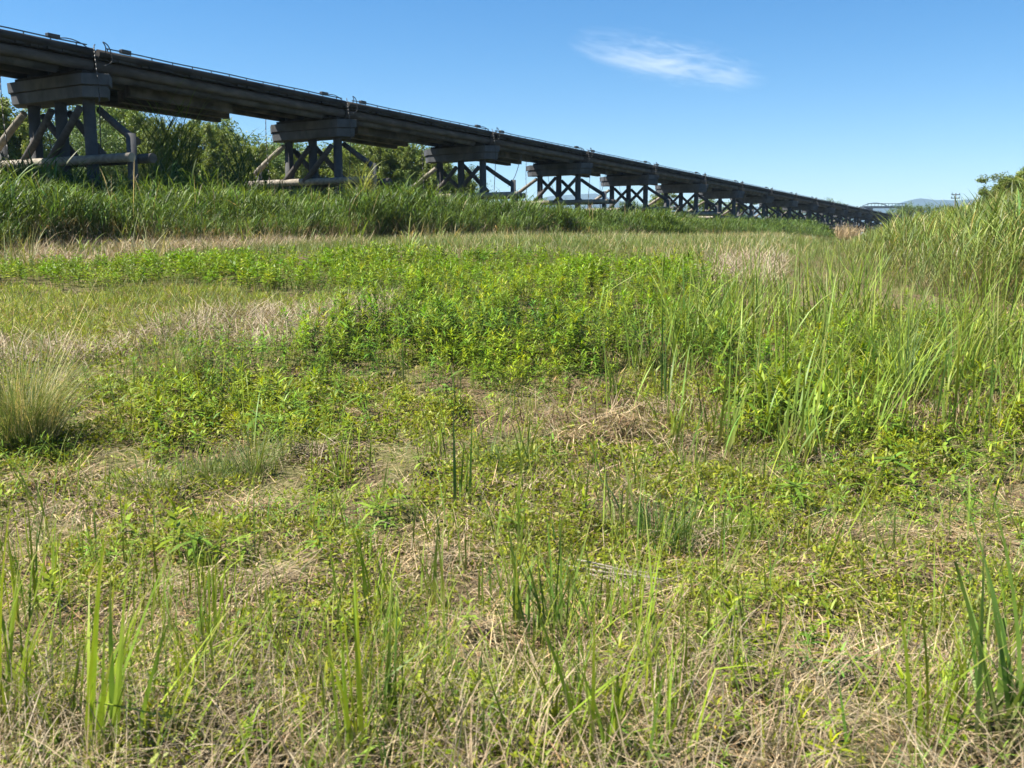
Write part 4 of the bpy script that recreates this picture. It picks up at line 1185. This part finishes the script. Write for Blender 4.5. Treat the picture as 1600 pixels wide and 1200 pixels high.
def math_(op, a, b=None):
    k = n.new('ShaderNodeMath'); k.operation = op
    for i, v in enumerate((a, b)):
        if v is None: continue
        if isinstance(v, (int, float)): k.inputs[i].default_value = v
        else: l.new(v, k.inputs[i])
    return k.outputs[0]
ln = n.new('ShaderNodeVectorMath'); ln.operation = 'LENGTH'; l.new(tc.outputs['Object'], ln.inputs[0])
fall = math_('SUBTRACT', 1.0, math_('POWER', ln.outputs['Value'], 1.6))
core = math_('SUBTRACT', 1.0, math_('ABSOLUTE', math_('ADD', math_('MULTIPLY', sx.outputs['Z'], 2.2), .55)))   # denser along the lower side
core = math_('MAXIMUM', core, 0.0)
core2 = math_('MAXIMUM', math_('SUBTRACT', 1.0, math_('ABSOLUTE', math_('MULTIPLY', math_('ADD', sx.outputs['Z'], -.35), 2.6))), 0.0)
dn = math_('ADD', math_('MULTIPLY', nz.outputs['Fac'], 2.1), math_('MULTIPLY', core, .40))
dn = math_('ADD', dn, math_('MULTIPLY', core2, .16))
dn = math_('SUBTRACT', dn, 1.16)
dn = math_('MULTIPLY', math_('MAXIMUM', dn, 0.0), math_('MAXIMUM', fall, 0.0))
dn = math_('MULTIPLY', dn, .018)
l.new(dn, pv.inputs['Density']); pv.inputs['Color'].default_value = (1, 1, 1, 1); pv.inputs['Anisotropy'].default_value = .2
l.new(pv.outputs[0], out.inputs['Volume']); me.materials.append(m)
tag(cl, 'single thin white wisp of cloud in the blue sky', 'cloud', kind='stuff')

# ------------------------------------------------------------------ light, sky, camera
SUN_EL = R(58); SUN_AZ = math.atan2(-.985, -.17)      # compass style: from +Y towards +X
sd = Vector((math.sin(SUN_AZ) * math.cos(SUN_EL), math.cos(SUN_AZ) * math.cos(SUN_EL), math.sin(SUN_EL)))
sun = bpy.data.lights.new('sun', 'SUN'); sun.energy = 5.0; sun.angle = R(.53); sun.color = (1, .94, .81)
so = bpy.data.objects.new('sun', sun); COL.objects.link(so)
so.rotation_euler = (-sd).to_track_quat('-Z', 'Y').to_euler(); so.location = (0, 0, 50)

wd = bpy.data.worlds.new('World'); SC.world = wd; wd.use_nodes = True
nt = wd.node_tree; nt.nodes.clear()
sk = nt.nodes.new('ShaderNodeTexSky'); sk.sky_type = 'NISHITA'; sk.sun_disc = False
sk.sun_elevation = SUN_EL; sk.sun_rotation = SUN_AZ % (2 * math.pi)
sk.air_density = 1.0; sk.dust_density = 0.0; sk.ozone_density = 5.0; sk.altitude = 0
bg = nt.nodes.new('ShaderNodeBackground'); bg.inputs['Strength'].default_value = .05
ow = nt.nodes.new('ShaderNodeOutputWorld')
hs_ = nt.nodes.new('ShaderNodeHueSaturation'); hs_.inputs['Saturation'].default_value = 1.32; hs_.inputs['Value'].default_value = 1.0
nt.links.new(sk.outputs[0], hs_.inputs['Color']); nt.links.new(hs_.outputs[0], bg.inputs['Color']); nt.links.new(bg.outputs[0], ow.inputs['Surface'])

cam = bpy.data.cameras.new('camera'); co = bpy.data.objects.new('camera', cam); COL.objects.link(co)
co.location = (0, 0, EYE); co.rotation_euler = (math.pi / 2 - PITCH, 0, 0)
cam.sensor_width = 36; cam.lens = F / 1600 * 36; cam.clip_start = .05; cam.clip_end = 20000
cam.dof.use_dof = True; cam.dof.focus_distance = 9.0; cam.dof.aperture_fstop = cam.lens / 6.0
SC.camera = co
SC.render.resolution_x = 1024; SC.render.resolution_y = 768
vs = SC.view_settings; vs.view_transform = 'Standard'; vs.look = 'None'; vs.exposure = 1.58; vs.gamma = 1; vs.use_curve_mapping = False
cy = SC.cycles
cy.max_bounces = 8; cy.diffuse_bounces = 3; cy.glossy_bounces = 2; cy.transmission_bounces = 4; cy.volume_bounces = 1; cy.transparent_max_bounces = 8
cy.volume_step_rate = .5
